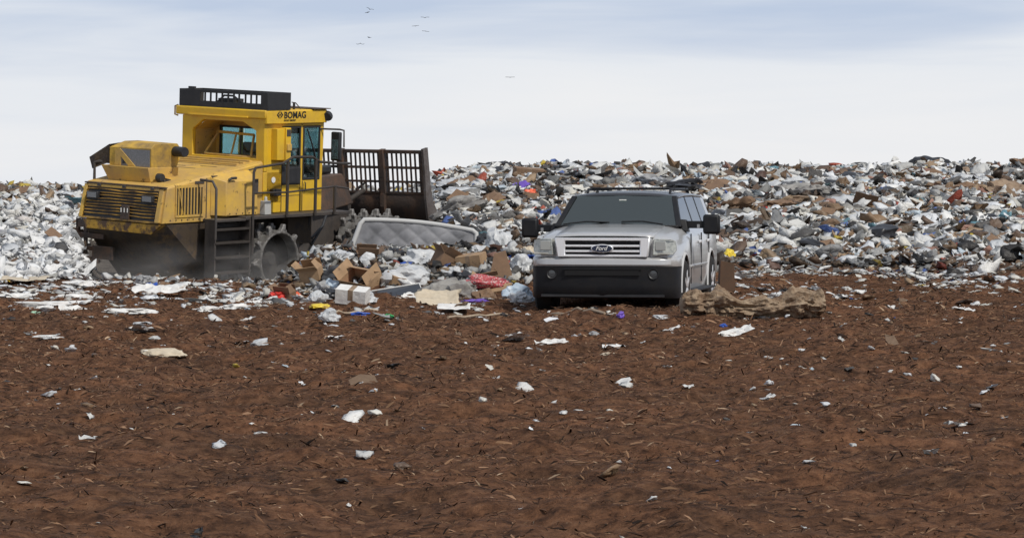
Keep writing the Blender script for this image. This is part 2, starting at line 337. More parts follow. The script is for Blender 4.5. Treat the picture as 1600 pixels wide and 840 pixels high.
def litter():
    tm = [leaf(i, 5, RNG.uniform(.8, 1.8)) for i in range(9)]+[leaf(30+i, 5, RNG.uniform(2.2, 3.4)) for i in range(4)]+[blob(50+i, 2, RNG.uniform(.45, .8)) for i in range(26)]+[crumple(90, 3, 1.6, .12)]
    n = 115000; y = 57+RNG.random(n)**.85*60; x = y*RNG.uniform(-.135, .215, n)
    keep = RNG.random(n) < sst(y+2.5*vn(x, y, 2.5, 40), 57, 63); x, y = x[keep], y[keep]
    wh = sst(-x/y, .07, .10)*(1-sst(y, 84, 96))*.8+.30
    wh = np.clip(wh+.8*vn(x, y, 5, 41), 0, 1)
    s = np.exp(RNG.normal(-2.15, .5, len(x))); s = np.clip(s, .04, .42)*np.where(y > 90, 1.15, 1)
    t = x/y; fr = (t > -.088) & (t < .012) & (y < 92); k = ~fr | ((RNG.random(len(x)) < .45) & (y < 78)); s = np.where(fr, np.minimum(s, .16), s); x, y, wh, s = x[k], y[k], wh[k], s[k]
    wh = np.maximum(wh, .97*sst(-x/y, .080, .092)*(1-sst(y, 76, 86)))
    dk = sst(vn(x, y, 2.6, 43)+.6*vn(x, y, .9, 44), .12, .3)*(1-.7*sst(-x/y, .07, .10))
    c = pick(len(x), wh)*(1-.70*(dk*(RNG.random(len(x)) < .8)))[:, None]
    lf = sst(-x/y, .078, .090)*(1-sst(y, 80, 90))*(RNG.random(len(x)) < .86); c = c*(1-lf[:, None])+lf[:, None]*np.array([.80, .80, .79])*RNG.uniform(.86, 1.03, (len(x), 1))
    P = np.stack([x, y, G(x, y)+.22*s], -1)
    scatter('trash_litter', P, s, c, tm, .42, SCRAP, .75, True)
    # heap in front of the compactor
    n = 7000; x = RNG.uniform(-2.3, 3.2, n); y = RNG.uniform(50.6, 59.5, n)
    k = (RNG.random(n) < np.clip((G(x, y)-.06)*4, .06, 1)) & ~((y > 54.6) & (x > -.75) & (x < 1.65)); x, y = x[k], y[k]; s = np.clip(np.exp(RNG.normal(-2.4, .5, len(x))), .03, .22)
    scatter('heap_litter', np.stack([x, y, G(x, y)+.2*s], -1), s, pick(len(x), .0)*RNG.uniform(.3, .95, (len(x), 1)), tm, .5, SCRAP, .9, True)
    # white scraps lying on the soil
    n = 17000; y = 60-np.abs(RNG.normal(0, 6.5, n)); x = y*RNG.uniform(-.125, .2, n)
    cl = vn(x, y*.45, 1.0, 42)+.5*vn(x, y, .35, 45); k = (y > 30) & ((cl > .14) | (RNG.random(n) < .06)) & ~((x > 1.9) & (x < 4.6) & (y > 44.3) & (y < 51))
    k |= (y > 46) & (x/y < -.01) & (cl > .02) & (RNG.random(n) < .7); kk = (x/y > .03) & (RNG.random(n) < .45); k &= ~kk
    x, y = x[k], y[k]; s = np.clip(np.exp(RNG.normal(-2.55, .5, len(x))), .03, .22)
    scatter('scattered_scraps', np.stack([x, y, G(x, y)+.12*s], -1), s, pick(len(x), .9), tm, .22, SCRAP, .45, True)
    n = 900; y = 16+RNG.random(n)**.7*42; x = y*RNG.uniform(-.13, .205, n); s = np.clip(np.exp(RNG.normal(-3.1, .5, n)), .02, .16)
    scatter('small_scraps', np.stack([x, y, G(x, y)+.15*s], -1), s, pick(n, .6), tm, .3, SCRAP, .6)
    # wood chips and bark in the soil
    ch = [chip(i) for i in range(12)]; cp = np.array([(.04, .023, .015), (.092, .048, .028), (.16, .086, .048), (.23, .135, .078), (.30, .18, .11), (.42, .30, .20), (.02, .013, .010)])
    n = 240000; y = 14.5+RNG.random(n)**.8*50; x = y*RNG.uniform(-.13, .21, n)
    c = cp[RNG.choice(7, n, p=[.2, .29, .25, .12, .045, .015, .08])]*RNG.uniform(.7, 1.15, (n, 1)); s = np.clip(np.exp(RNG.normal(-3.45, .6, n)), .010, .15)*np.clip(.45+y/70, .6, 1.2)
    scatter('bark_chips', np.stack([x, y, G(x, y)+.1*s], -1), s, c, ch, .35, CHIP, 1.)
litter()

# ------------------------------------------------------------------ landfill compactor  (local: +X forward, -Y its right side, +Z up)
def Rz(a): return Matrix.Rotation(radians(a), 4, 'Z')
def Rx(a): return Matrix.Rotation(radians(a), 4, 'X')
def Ry(a): return Matrix.Rotation(radians(a), 4, 'Y')
def Tr(x, y, z): return Matrix.Translation((x, y, z))
def textmesh(c, name, loc, rot, par):
    o = bpy.data.objects.new(name, c); COL.objects.link(o); dg = bpy.context.evaluated_depsgraph_get(); dg.update()
    me = bpy.data.meshes.new_from_object(o.evaluated_get(dg)); bpy.data.objects.remove(o)
    o = bpy.data.objects.new(name, me); link(o, par); o.location = loc; o.rotation_euler = rot; return o
def compactor():
    R = empty('landfill_compactor', 'yellow landfill compactor with rusty barred blade and toothed steel wheels, driving through trash', 'compactor',
              (-5.966, 77.985, -.8215), (radians(3.3), radians(-1.8), radians(50)))
    B = lambda X=None: MB(X)
    # engine hood: rear end low, rising towards the cab
    hood = B()
    sec = []
    for x, zt, zb in ((.0, 2.50, 1.66), (1.25, 2.70, 1.66), (1.27, 2.71, 1.70), (3.25, 3.0, 1.72)):
        w = 1.30
        sec.append([(x, -w, zb), (x, -w, zt-.05), (x, -w+.05, zt), (x, w-.05, zt), (x, w, zt-.05), (x, w, zb)])
    sec[0] = [(p[0]-(.16 if p[2] < 2 else 0), p[1]*(1.05 if p[2] < 2 and p[1] > 0 else 1), p[2]) for p in sec[0]]
    hood.grid(sec, closed=True); hood.build('engine_hood', YELD, R, bevel=.012)
    # seams and vents in the hood top
    def ztop(x): return 2.50+(x/1.25)*.20 if x < 1.25 else 2.70+(x-1.25)*.15
    v = B()
    for x, y0, y1 in ((2.95, -.9, 1.0), (2.72, -1.0, 1.0), (2.48, -1.1, 1.0), (2.15, .2, 1.0), (2.25, -.7, -.2), (1.95, -.3, .5), (1.7, .3, .9)):
        B().box((x, y0, ztop(x)-.02), (x+.04, y1, ztop(x)+.012)).build('hood_vent', DARK, R)
    B().box((1.28, -1.305, 1.74), (1.31, -1.29, 2.66)).build('panel_gap', DARK, R)
    rib = B()
    for x in (3.02, 2.80, 2.58): rib.box((x, -1.05, ztop(x)-.02), (x+.1, 1.0, ztop(x)+.045))
    rib.build('hood_rib', YELD, R, bevel=.01)
    B().tube([(1.35, -1.25, 2.70), (2.3, -1.25, 2.845), (3.2, -1.25, 2.98)], .022).build('hood_rail', YELD, R, smooth=40)
    B().tube([(1.33, -1.3, 2.58), (2.3, -1.3, 2.74), (3.2, -1.3, 2.88)], .014).build('hood_seam', DARK, R, smooth=40)
    # side grille
    B().box((.27, -1.306, 1.82), (1.16, -1.295, 2.50)).build('side_grille_recess', BLK, R)
    lv = B()
    for i in range(8):
        x = .33+i*.103
        lv.box((x, -1.33, 1.84), (x+.035, -1.29, 2.47), Tr(0, 0, 0) @ Matrix.Shear('XY', 4, (0, 0)) if False else None)
    lv.box((.25, -1.325, 2.46), (1.18, -1.29, 2.52)); lv.box((.25, -1.325, 1.79), (1.18, -1.29, 1.84))
    lv.box((.25, -1.325, 1.84), (.29, -1.29, 2.46)); lv.box((1.14, -1.325, 1.84), (1.18, -1.29, 2.46)); lv.build('side_grille', YELD, R)
    B().tube([(.36, -1.335, 2.42), (.48, -1.335, 1.86)], .014).build('grille_brace', YELD, R)
    # rear grille: dark recess, frame, bent slats
    def rp(z): return -.16*(2.5-z)/.84            # rear face leans
    B().add([(rp(1.70)-.012, 1.22, 1.70), (rp(1.70)-.012, -1.1, 1.70), (rp(2.38)-.012, -1.1, 2.38), (rp(2.38)-.012, 1.16, 2.38),
             (rp(1.70)+.05, 1.22, 1.70), (rp(1.70)+.05, -1.1, 1.70), (rp(2.38)+.05, -1.1, 2.38), (rp(2.38)+.05, 1.16, 2.38)],
            [(0,1,2,3),(4,7,6,5),(0,4,5,1),(1,5,6,2),(2,6,7,3),(3,7,4,0)]).build('rear_grille_recess', BLK, R)
    GS = mat('grille_slat_paint', (.50, .29, .06), .6, c2=(.11, .065, .03), vscale=2.2, thr=(.40, .60), bump=.3)
    for i in range(9):
        z = 1.77+i*.069; sag = RNG.normal(0, .008, 7); pts = []
        sl_ = B(); ys = np.linspace(1.17, -1.07, 7); x = rp(z)
        rows = [[(x-.02, y, z+s), (x-.055, y, z+.004+s), (x-.065, y, z+.018+s), (x-.02, y, z+.03+s)] for y, s in zip(ys, sag)]
        sl_.grid(rows, closed=True).build('grille_slat', GS, R)
    fr = B()
    for (y0, z0, y1, z1, w) in ((1.27, 1.68, 1.24, 2.44, .10), (-1.17, 1.68, -1.17, 2.44, .13)):
        x0, x1 = rp(z0), rp(z1); fr.hexa([(x0-.07, y0-w/2, z0), (x0+.02, y0-w/2, z0), (x0+.02, y0+w/2, z0), (x0-.07, y0+w/2, z0), (x1-.05, y1-w/2, z1), (x1+.02, y1-w/2, z1), (x1+.02, y1+w/2, z1), (x1-.05, y1+w/2, z1)])
    fr.box((-.07, -1.1, 2.385), (.02, 1.18, 2.45)); fr.build('grille_frame', YELD, R, bevel=.008)
    B().box((-.075, -1.28, 2.455), (.03, 1.28, 2.485)).build('hood_edge_strip', RUST, R)
    B().box((-.20, -1.2, 1.655), (-.10, 1.25, 1.70)).build('grille_sill', GS, R)
    for y, c in ((.93, LAMPG), (-.83, BLK)):
        l = B().box((-.19, y-.18, 2.12), (-.06, y+.18, 2.28)).build('rear_lamp', BLK, R, bevel=.015)
        B().box((-.197, y-.14, 2.14), (-.191, y+.14, 2.26)).build('lens', c if c != BLK else LAMPG, l)
    lp = B().box((-.22, -.30, 1.70), (-.16, -.02, 2.02), taper=.8).build('latch_plate', RUST, R, bevel=.01)
    for k in (-.1, 0, .1): B().box((-.235, -.17+k, 1.86), (-.222, -.15+k, 1.96)).build('latch_slot', STICK, lp)
    for y in (.8, .0, -.9): B().box((-.1, y-.05, 2.40), (-.02, y+.05, 2.47)).build('hinge', DARK, R, bevel=.01)
    # bumper and belly
    B().add([(-.19, 1.2, 1.63), (-.19, -1.28, 1.63), (-.19, -.98, 1.40), (-.19, 1.1, 1.42), (.0, 1.2, 1.63), (.0, -1.28, 1.63), (.0, -.98, 1.40), (.0, 1.1, 1.42)],
            [(0,1,2,3),(4,7,6,5),(0,4,5,1),(1,5,6,2),(2,6,7,3),(3,7,4,0)]).build('rear_bumper', YELR, R, bevel=.01)
    B().add([(-.17, 1.12, 1.41), (-.17, -.98, 1.40), (.0, -1.27, 1.64), (.0, 1.27, 1.64), (.75, .95, .32), (.75, -.62, .28), (1.0, -1.25, .80), (1.35, -1.27, 1.64), (2.3, 1.25, 1.64), (1.3, 1.25, .95), (2.3, -.9, .25), (2.3, .75, .25)],
            [(0,1,5,4),(1,2,6,5),(2,7,6),(0,4,9,3),(3,9,8),(2,1,0,3),(3,8,7,2),(4,5,10,11),(5,6,10),(6,7,10),(4,11,9),(9,11,8),(7,8,11,10)]).build('belly_plate', RUSTW, R)
    gd = B()
    gd.box((-.12, 1.42, .72), (-.04, 1.50, 1.62)); gd.box((-.12, .85, .70), (-.04, 1.52, .76)); gd.box((-.12, .6, 1.18), (-.06, 1.45, 1.30)); gd.box((-.12, .5, .90), (-.06, 1.45, 1.0))
    gd.box((-.12, 1.1, 1.42), (-.04, 1.50, 1.60)); gd.box((-.1, 1.16, .75), (-.05, 1.26, 1.55), Tr(0, 0, 0)); gd.box((-.13, .3, .72), (-.05, .95, 1.02)); gd.box((-.14, .75, .62), (-.04, 1.15, .70))
    gd.build('rear_guard', RUST, R, bevel=.008)
    B().box((.6, -.75, .45), (4.9, .75, 1.70)).build('chassis', DARK, R, bevel=.03)
    # side compartment
    sc_ = B(); zt, zb = 2.68, 1.79
    sc_.add([(1.42, -1.3, zb), (1.62, -1.62, zb), (2.72, -1.62, zb), (2.72, -1.3, zb), (1.42, -1.3, zt), (1.66, -1.58, zt-.10), (2.72, -1.58, zt-.10), (2.72, -1.3, zt+.14), (1.9, -1.3, zt+.09)],
            [(0,3,2,1),(0,1,5,4),(1,2,6,5),(2,3,7,6),(5,6,7,8),(4,5,8),(0,4,8,7,3)])
    sc_.build('side_compartment', YELD, R, bevel=.015)
    B().box((1.45, -1.34, zt-.02), (1.62, -1.3, zt+.03)).build('compartment_hinge', DARK, R)
    hd = B().tube([(1.72, -1.60, 2.62), (1.80, -1.62, 2.66), (1.95, -1.62, 2.66)], .03); hd.build('compartment_handle', BLK, R, smooth=40)
    B().box((2.55, -1.635, 2.30), (2.70, -1.615, 2.62)).build('warning_sticker', DARK, R)
    # air intake box on the hood
    ai = B(); x0, x1 = .28, 1.22
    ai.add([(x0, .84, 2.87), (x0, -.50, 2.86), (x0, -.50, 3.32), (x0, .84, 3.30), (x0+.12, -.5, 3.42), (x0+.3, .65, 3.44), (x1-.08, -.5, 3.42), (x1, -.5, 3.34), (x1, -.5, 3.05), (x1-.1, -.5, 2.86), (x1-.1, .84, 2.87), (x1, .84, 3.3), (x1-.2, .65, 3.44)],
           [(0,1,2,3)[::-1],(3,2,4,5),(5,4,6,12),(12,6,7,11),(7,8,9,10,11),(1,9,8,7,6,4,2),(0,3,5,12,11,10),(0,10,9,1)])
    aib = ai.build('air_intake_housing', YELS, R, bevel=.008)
    B().add([(x0-.12, .99, 2.88), (x0-.12, -.52, 2.88), (x0-.02, -.50, 2.55), (x0-.02, .82, 2.52), (x1, .95, 2.88), (x1-.05, -.52, 2.88), (x1-.05, -.5, 2.55), (x1-.05, .8, 2.55)],
            [(0,1,2,3),(4,7,6,5),(0,4,5,1),(1,5,6,2),(2,6,7,3),(3,7,4,0)]).build('air_intake_base', YELD, R, bevel=.01)
    MESHG = mat('intake_mesh', (.30, .30, .31), .6, metal=.4, c2=(.16, .16, .16), vscale=30)
    B().box((x0-.012, -.46, 2.89), (x0-.002, .62, 3.28)).build('intake_screen', MESHG, R)
    B().prism([(.64, 3.28), (.48, 3.28), (-.02, 2.89), (.20, 2.89), (.45, 3.10), (.45, 2.89), (.64, 2.89)], 0, x0-.03, x0-.008).build('intake_brace', YELD, R)
    B().prism([(.40, 2.93), (.40, 3.12), (.22, 2.97)], 0, x0-.028, x0-.013).build('intake_gap', BLK, R)
    B().add([(x0, .86, 3.36), (x0+.05, .86, 2.95), (x0-.05, 1.38, 2.86), (x0-.05, 1.45, 3.03), (x0+.5, .86, 3.40), (x0+.5, 1.45, 3.03), (x0-.1, 1.30, 2.78)],
            [(0,1,2,3),(0,3,5,4),(1,6,2)]).build('intake_flap', RUSTW, R, solid=.02)
    B().lathe([(.001, 0), (.11, 0), (.12, .04), (.12, .36), (.10, .38), (.10, .30), (.001, .30)], 20, Tr(1.0, -.88, 3.24) @ Rz(-8)).build('exhaust_pipe', BLK, R, smooth=40)
    B().lathe([(.001, 0), (.09, 0), (.1, .03), (.1, .14), (.001, .14)], 16, Tr(.40, -.75, 2.66)).build('filler_cap', BLK, R, smooth=40)
    B().tube([(.4, -.78, 2.58), (.62, -.78, 2.60), (.65, -.6, 2.62)], .025).build('filler_hose', BLK, R, smooth=40)
    B().tube([(.2, 1.24, 2.44), (.2, 1.24, 2.92), (.25, 1.15, 2.95), (.45, .95, 2.93)], .035).build('grab_bar', DARK, R, smooth=40)
    # cab with rear tunnel
    cab = B(); zc = 3.98
    hole = [(.97, 3.05), (.97, 3.66), (.62, 3.90), (-.63, 3.90), (-1.06, 3.70), (-1.08, 3.05)]
    outer = [(1.31, 2.75), (1.31, 3.80), (1.31, zc), (-1.33, zc), (-1.33, 3.8), (-1.33, 2.75)]
    cab.frame(outer, hole, 0, 3.21, 3.32)
    inner = [(3.32, p) for p in hole]
    tun = B(); rows = [[(x, y, z) for (y, z) in hole] for x in (3.32, 4.02)]
    n = 6
    tun.add(rows[0]+rows[1], [(i, (i+1) % n, n+(i+1) % n, n+i) for i in range(n)]); tun.build('tunnel_lining', YELD, R, solid=.02)
    cab.box((3.32, -1.33, 2.0), (3.84, -1.27, zc)); cab.box((3.32, 1.25, 2.0), (3.84, 1.31, zc))
    for s in (-1, 1):
        y0, y1 = (-1.33, -1.27) if s < 0 else (1.25, 1.31)
        cab.box((3.84, y0, 1.78), (4.50, y1, 2.80)); cab.box((4.50, y0, 1.78), (4.585, y1, zc)); cab.box((4.585, y0, 1.78), (5.20, y1, 2.52))
        cab.box((3.84, y0, 3.80), (5.25, y1, zc)); cab.prism([(5.18, 1.78), (5.30, 1.78), (5.30, 2.6), (5.34, 3.98), (5.22, 3.98), (5.18, 2.6)], 1, y0, y1)
    cab.box((3.21, -1.33, 1.78), (3.84, 1.31, 2.74)); cab.box((5.2, -1.27, 1.78), (5.3, 1.25, 2.3))
    cab.build('cab_body', YEL, R, bevel=.012)
    back = B(); back.box((4.02, -1.2, 2.9), (4.06, 1.2, 2.98)); back.box((4.02, .82, 2.98), (4.06, 1.2, 3.95)); back.box((4.02, -1.2, 3.72), (4.06, .82, 3.95))
    back.box((4.02, -1.27, 2.98), (4.06, -1.05, 3.72)); back.build('cab_back_wall', YELD, R)
    B().box((4.035, -1.05, 2.98), (4.045, .82, 3.72)).build('rear_window', CABGL, R)
    wf = B()
    for a, b in (((4.0, .78, 2.98), (4.02, .83, 3.74)), ((4.0, -1.05, 3.69), (4.02, .83, 3.74)), ((4.0, .12, 3.0), (4.015, .15, 3.7))): wf.box(a, b)
    wf.build('rear_window_frame', BLK, R)
    # brush guard leaning in the tunnel opening
    a = Vector((3.3, .64, 3.09)); b_ = Vector((3.3, -.84, 3.06)); c = Vector((3.8, -.47, 3.56)); d = Vector((3.8, .66, 3.59))
    gu = B(); gu.tube([a, b_], .03, 6); gu.tube([b_, c], .03, 6); gu.tube([c, d], .035, 6); gu.tube([d, a], .03, 6); gu.tube([(a+b_)/2-Vector((0, .1, 0)), (c+d)/2], .025, 6)
    gu.build('window_guard', YELD, R, smooth=40)
    # roof
    rf = B(); rf.box((3.16, -1.40, 3.985), (5.36, 1.50, 4.19)); rf.build('roof', YEL, R, bevel=.03)
    B().box((3.19, -1.42, 3.87), (5.33, -1.335, 4.175)).build('roof_fascia', YEL, R, bevel=.015)
    B().box((3.13, -.85, 3.985), (3.17, 1.05, 4.02)).build('roof_gutter', YEL, R, bevel=.008)
    B().tube([(3.25, 1.5, 3.95), (3.25, 1.60, 3.97), (3.25, 1.60, 4.17), (3.25, 1.5, 4.2)], .02).build('roof_handle', YELD, R, smooth=40)
    B().box((4.8, -1.46, 4.195), (5.42, 1.3, 4.215)).build('sun_visor', RUST, R)
    # black guard rack on the roof
    gk = B(); z0, z1 = 4.195, 4.60
    gk.box((3.20, .74, z0), (3.24, 1.42, z1)); gk.box((3.20, -1.42, z0), (3.24, -1.20, z1)); gk.box((3.20, -1.2, z0), (3.24, .74, z0+.13)); gk.box((3.20, -1.2, z1-.07), (3.24, .74, z1))
    for i in range(10): y = .60-i*.185+RNG.normal(0, .01); gk.box((3.205, y-.022, z0+.13), (3.235, y+.022, z1-.07))
    gk.box((3.24, -1.42, z0), (4.02, -1.38, z1)); gk.box((3.24, 1.38, z0), (4.02, 1.42, z1)); gk.box((3.98, -1.38, z0), (4.02, 1.38, z0+.10)); gk.box((3.98, -1.38, z1-.05), (4.02, 1.38, z1))
    gk.box((3.3, -.3, z0), (3.6, .25, z0+.22)); gk.build('roof_rack', BLK, R, bevel=.006)
    B().tube([(3.3, .3, z0+.1), (3.35, .1, z1-.12), (3.35, -.2, z1-.12), (3.4, -.45, z0+.12), (3.4, -.9, z0+.1)], .025).build('rack_cable', BLK, R, smooth=40)
    B().box((3.22, .95, 4.60), (3.28, 1.15, 4.66)).build('rack_bracket', BLK, R)
    # glass
    B().box((3.86, -1.305, 2.80), (4.50, -1.295, 3.80)).build('side_window', CABGL, R); B().box((3.86, 1.275, 2.80), (4.50, 1.285, 3.80)).build('side_window', CABGL, R)
    B().box((4.59, -1.305, 2.52), (5.18, -1.295, 3.80)).build('door_window', CABGL, R); B().box((4.59, 1.275, 2.52), (5.18, 1.285, 3.80)).build('door_window', CABGL, R)
    B().add([(5.28, -1.2, 2.3), (5.28, 1.2, 2.3), (5.32, 1.2, 3.95), (5.32, -1.2, 3.95)], [(0,1,2,3)]).build('windshield', CABGL, R, solid=.01)
    ga = B()
    for x0_, x1_, z0_, z1_ in ((3.84, 4.50, 2.80, 3.80), (4.585, 5.20, 2.52, 3.80)):
        ga.frame([(x0_, z0_), (x1_, z0_), (x1_, z1_), (x0_, z1_)], [(x0_+.045, z0_+.05), (x1_-.045, z0_+.05), (x1_-.045, z1_-.05), (x0_+.045, z1_-.05)], 1, -1.345, -1.31)
    ga.build('window_seal', BLK, R, bevel=.01)
    B().box((4.14, -1.30, 2.85), (4.17, -1.28, 3.78)).build('window_divider', BLK, R)
    B().tube([(4.72, -1.34, 3.72), (4.98, -1.35, 3.18), (5.02, -1.35, 3.05)], .018).build('wiper', BLK, R)
    B().box((3.86, -1.29, 3.62), (4.5, -1.27, 3.80)).build('sun_shade', BLK, R)
    B().box((3.84, -1.36, 2.42), (4.5, -1.31, 2.82), None).build('lower_window_panel', BLK, R, bevel=.02)
    # operator seat and console
    st = B(); st.box((4.3, -.35, 2.0), (4.85, .35, 2.65)); st.box((4.25, -.32, 2.65), (4.42, .32, 3.35)); st.build('operator_seat', BLK, R, bevel=.04)
    B().box((4.95, -.7, 1.9), (5.18, .7, 2.75)).build('console', BLK, R, bevel=.04)
    # box with keypad on the side
    eb = B().box((3.46, -1.52, 3.02), (3.72, -1.33, 3.76)).build('control_box', YEL, R, bevel=.012)
    B().box((3.72, -1.56, 2.98), (3.90, -1.33, 3.78)).build('control_box_door', YEL, eb, bevel=.012)
    B().box((3.74, -1.568, 3.58), (3.88, -1.562, 3.74)).build('decal', DARK, eb); B().box((3.74, -1.60, 3.24), (3.89, -1.562, 3.40)).build('catch', YELD, eb, bevel=.01)
    B().box((3.36, -1.335, 2.30), (3.38, -1.331, 2.36)).build('rivet', DARK, R)
    B().lathe([(.001, 0), (.07, 0), (.07, .01), (.001, .01)], 12, Tr(3.55, -1.345, 2.55)).build('round_sticker', STICK, R)
    B().box((3.45, -1.45, 2.18), (3.72, -1.33, 2.34)).build('step_lamp', BLK, R, bevel=.01)
    # small fittings
    for i in range(7): B().lathe([(.001, 0), (.016, 0), (.016, .012), (.001, .012)], 8, Tr(.1+i*.19, -1.314, 1.73)).build('bolt', DARK, R)
    for i in range(5): B().lathe([(.001, 0), (.014, 0), (.014, .012), (.001, .012)], 8, Tr(1.75+i*.22, -1.634, 1.84)).build('bolt', DARK, R)
    for x in (3.84, 4.50): B().box((x, -1.336, 1.80), (x+.014, -1.331, 2.44)).build('panel_gap', DARK, R)
    B().box((4.585, -1.336, 1.80), (4.60, -1.331, 2.5)).build('panel_gap', DARK, R)
    B().box((3.86, -1.336, 2.16), (4.49, -1.331, 2.172)).build('panel_gap', DARK, R)
    B().tube([(4.64, -1.36, 2.25), (4.64, -1.39, 2.28), (4.64, -1.39, 2.44), (4.64, -1.36, 2.47)], .014).build('door_handle', BLK, R, smooth=40)
    for s in (-.3, .1): B().tube([(4.9, -.9+s*.3, 1.3), (5.3, -1.05, 1.05+s*.4), (5.8, -.95, 1.35), (6.1, -.8, 1.6)], .035).build('hydraulic_hose', BLK, R, smooth=50)
    B().box((5.32, -1.0, 1.78), (5.7, 1.0, 1.82)).build('front_deck', DARK, R)
    B().box((.9, -1.315, 2.54), (1.2, -1.305, 2.60)).build('decal', DARK, R)
    B().tube([(4.9, -1.30, 1.66), (4.9, -1.25, 1.1), (4.6, -1.2, .9)], .03).build('drain_hose', BLK, R, smooth=50)
    # lettering
    def text(body, size, loc, rot, m, par, off=0, shear=0, name='lettering'):
        c = bpy.data.curves.new(name, 'FONT'); c.body = body; c.size = size; c.extrude = .004; c.offset = off*.4; c.shear = shear; c.space_character = 1.05
        c.materials.append(m); return textmesh(c, name, loc, rot, par)
    text('BOMAG', .215, (3.78, -1.425, 4.00), (pi/2, 0, 0), LETT, R, off=.012)
    text('FAYAT GROUP', .06, (3.78, -1.425, 3.925), (pi/2, 0, 0), LETT, R, off=.002)
    dm = B()
    for k in (-1, 1): dm.prism([(3.64+k*.02, 4.17), (3.64+k*.11, 4.08), (3.64+k*.02, 3.99), (3.64+k*.02, 4.03), (3.64+k*.065, 4.08), (3.64+k*.02, 4.13)], 1, -1.428, -1.418)
    dm.prism([(3.61, 4.08), (3.64, 4.11), (3.67, 4.08), (3.64, 4.05)], 1, -1.428, -1.418); dm.build('emblem', LETT, R)
    # lamps, aerial, mirror
    B().lathe([(.001, -.04), (.07, -.04), (.13, .12), (.10, .22), (.001, .22)], 14, Tr(5.45, -1.36, 4.06) @ Rz(120) @ Rx(-15)).build('work_lamp', BLK, R, smooth=40)
    B().tube([(4.38, -1.2, 4.18), (4.38, -1.2, 4.36)], .03).build('aerial_base', BLK, R); B().tube([(4.3, -1.2, 4.36), (4.44, -1.2, 4.34), (4.62, -1.2, 4.2)], .012).build('aerial', DARK, R)
    B().tube([(5.22, -1.33, 3.72), (5.3, -1.5, 3.72), (5.42, -1.75, 3.72), (5.45, -1.86, 3.70), (5.45, -1.87, 3.3)], .022).build('mirror_arm', DARK, R, smooth=40)
    mr = B().box((5.33, -1.83, 2.97), (5.43, -1.55, 3.66)).build('side_mirror', BLK, R, bevel=.03)
    B().box((5.315, -1.79, 3.02), (5.328, -1.60, 3.48)).build('mirror_glass', mat('mirror_glass', (.55, .72, .72), .05, metal=.9), mr)
    # platform, steps, rails
    pl = B(); pl.box((2.05, -1.86, 1.70), (5.75, -1.34, 1.775)); pl.box((1.02, -1.86, 1.68), (2.05, -1.45, 1.74)); pl.build('side_platform', DARK, R, bevel=.01)
    B().box((2.9, -1.80, 1.0), (5.3, -.8, 1.68)).build('platform_bracket', RUSTW, R, bevel=.02) if False else None
    B().box((4.15, -1.30, 1.0), (5.0, -.8, 1.69)).build('step_bracket', RUSTW, R, bevel=.02)
    for z in (1.48, 1.17, .83, .48): B().box((1.02, -1.88, z), (2.18, -1.55, z+.05)).build('step', RAIL, R, bevel=.006)
    for x in (1.0, 2.18): B().box((x, -1.86, .42), (x+.05, -1.56, 1.70)).build('step_stringer', DARK, R)
    B().box((1.05, -1.55, .45), (2.18, -1.50, 1.66)).build('step_back_plate', DARK, R)
    B().tube([(.98, -1.9, 1.30), (.98, -1.9, 2.45), (.98, -1.78, 2.62), (.98, -1.4, 2.64)], .03).build('grab_rail', DARK, R, smooth=40)
    B().tube([(2.24, -1.9, .9), (2.24, -1.9, 2.80), (2.30, -1.9, 2.90), (3.25, -1.9, 2.98), (3.6, -1.9, 3.12), (4.3, -1.9, 3.10), (4.55, -1.9, 2.98), (5.3, -1.9, 2.92), (5.8, -1.75, 2.90)], .032).build('handrail', RAIL, R, smooth=40)
    for x, z in ((3.42, 3.04), (4.42, 3.04), (5.12, 2.40)): B().tube([(x, -1.9, 1.72), (x, -1.9, z)], .038).build('rail_post', RAIL, R, smooth=40)
    B().tube([(2.24, -1.9, 2.32), (3.42, -1.9, 2.30), (5.12, -1.9, 2.38), (5.8, -1.75, 2.30)], .022).build('middle_rail', RAIL, R, smooth=40)
    B().tube([(2.6, -1.4, 2.6), (2.75, -1.42, 2.45), (2.95, -1.40, 2.25)], .015).build('hose', mat('red_hose', (.25, .04, .03), .5), R)
    jug = B().box((2.85, -1.72, 1.78), (3.08, -1.55, 2.10), taper=.9); jug.tube([(2.96, -1.64, 2.08), (2.96, -1.64, 2.20)], [.05, .03])
    jg = jug.build('plastic_jug', PLASW, None, bevel=.02); jg.matrix_world = Matrix.LocRotScale(R.location, R.rotation_euler, None); tag(jg, 'whitish plastic jug standing on the compactor platform by the cab', 'jug')
    # wheels
    def wheel(X, right=True, first=None):
        if first:
            w = copy_tree(first, R); w.matrix_local = X; return w
        dr = B(); W_ = 1.12
        dr.lathe([(.60, -W_/2+.30), (.605, -W_/2+.03), (.62, -W_/2), (.68, -W_/2), (.69, -W_/2+.06), (.685, W_/2-.06), (.68, W_/2), (.62, W_/2), (.605, W_/2-.03), (.60, W_/2-.3)], 40, None, False)
        w = dr.build('wheel', DRUM, R, smooth=35); w.matrix_local = X
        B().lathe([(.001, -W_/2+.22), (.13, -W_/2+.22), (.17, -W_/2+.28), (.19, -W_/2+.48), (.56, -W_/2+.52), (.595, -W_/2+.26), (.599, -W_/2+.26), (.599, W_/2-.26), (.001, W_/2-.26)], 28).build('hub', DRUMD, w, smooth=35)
        th = B(); th.add([(-.13, -.085, -.03), (.13, -.085, -.03), (.13, .085, -.03), (-.13, .085, -.03), (-.06, -.06, .07), (.06, -.06, .07), (.06, .06, .07), (-.06, .06, .07), (-.045, -.055, .165), (.035, -.055, .18), (.035, .055, .18), (-.045, .055, .165)],
                         [(0,3,2,1),(0,1,5,4),(1,2,6,5),(2,3,7,6),(3,0,4,7),(4,5,9,8),(5,6,10,9),(6,7,11,10),(7,4,8,11),(8,9,10,11)])
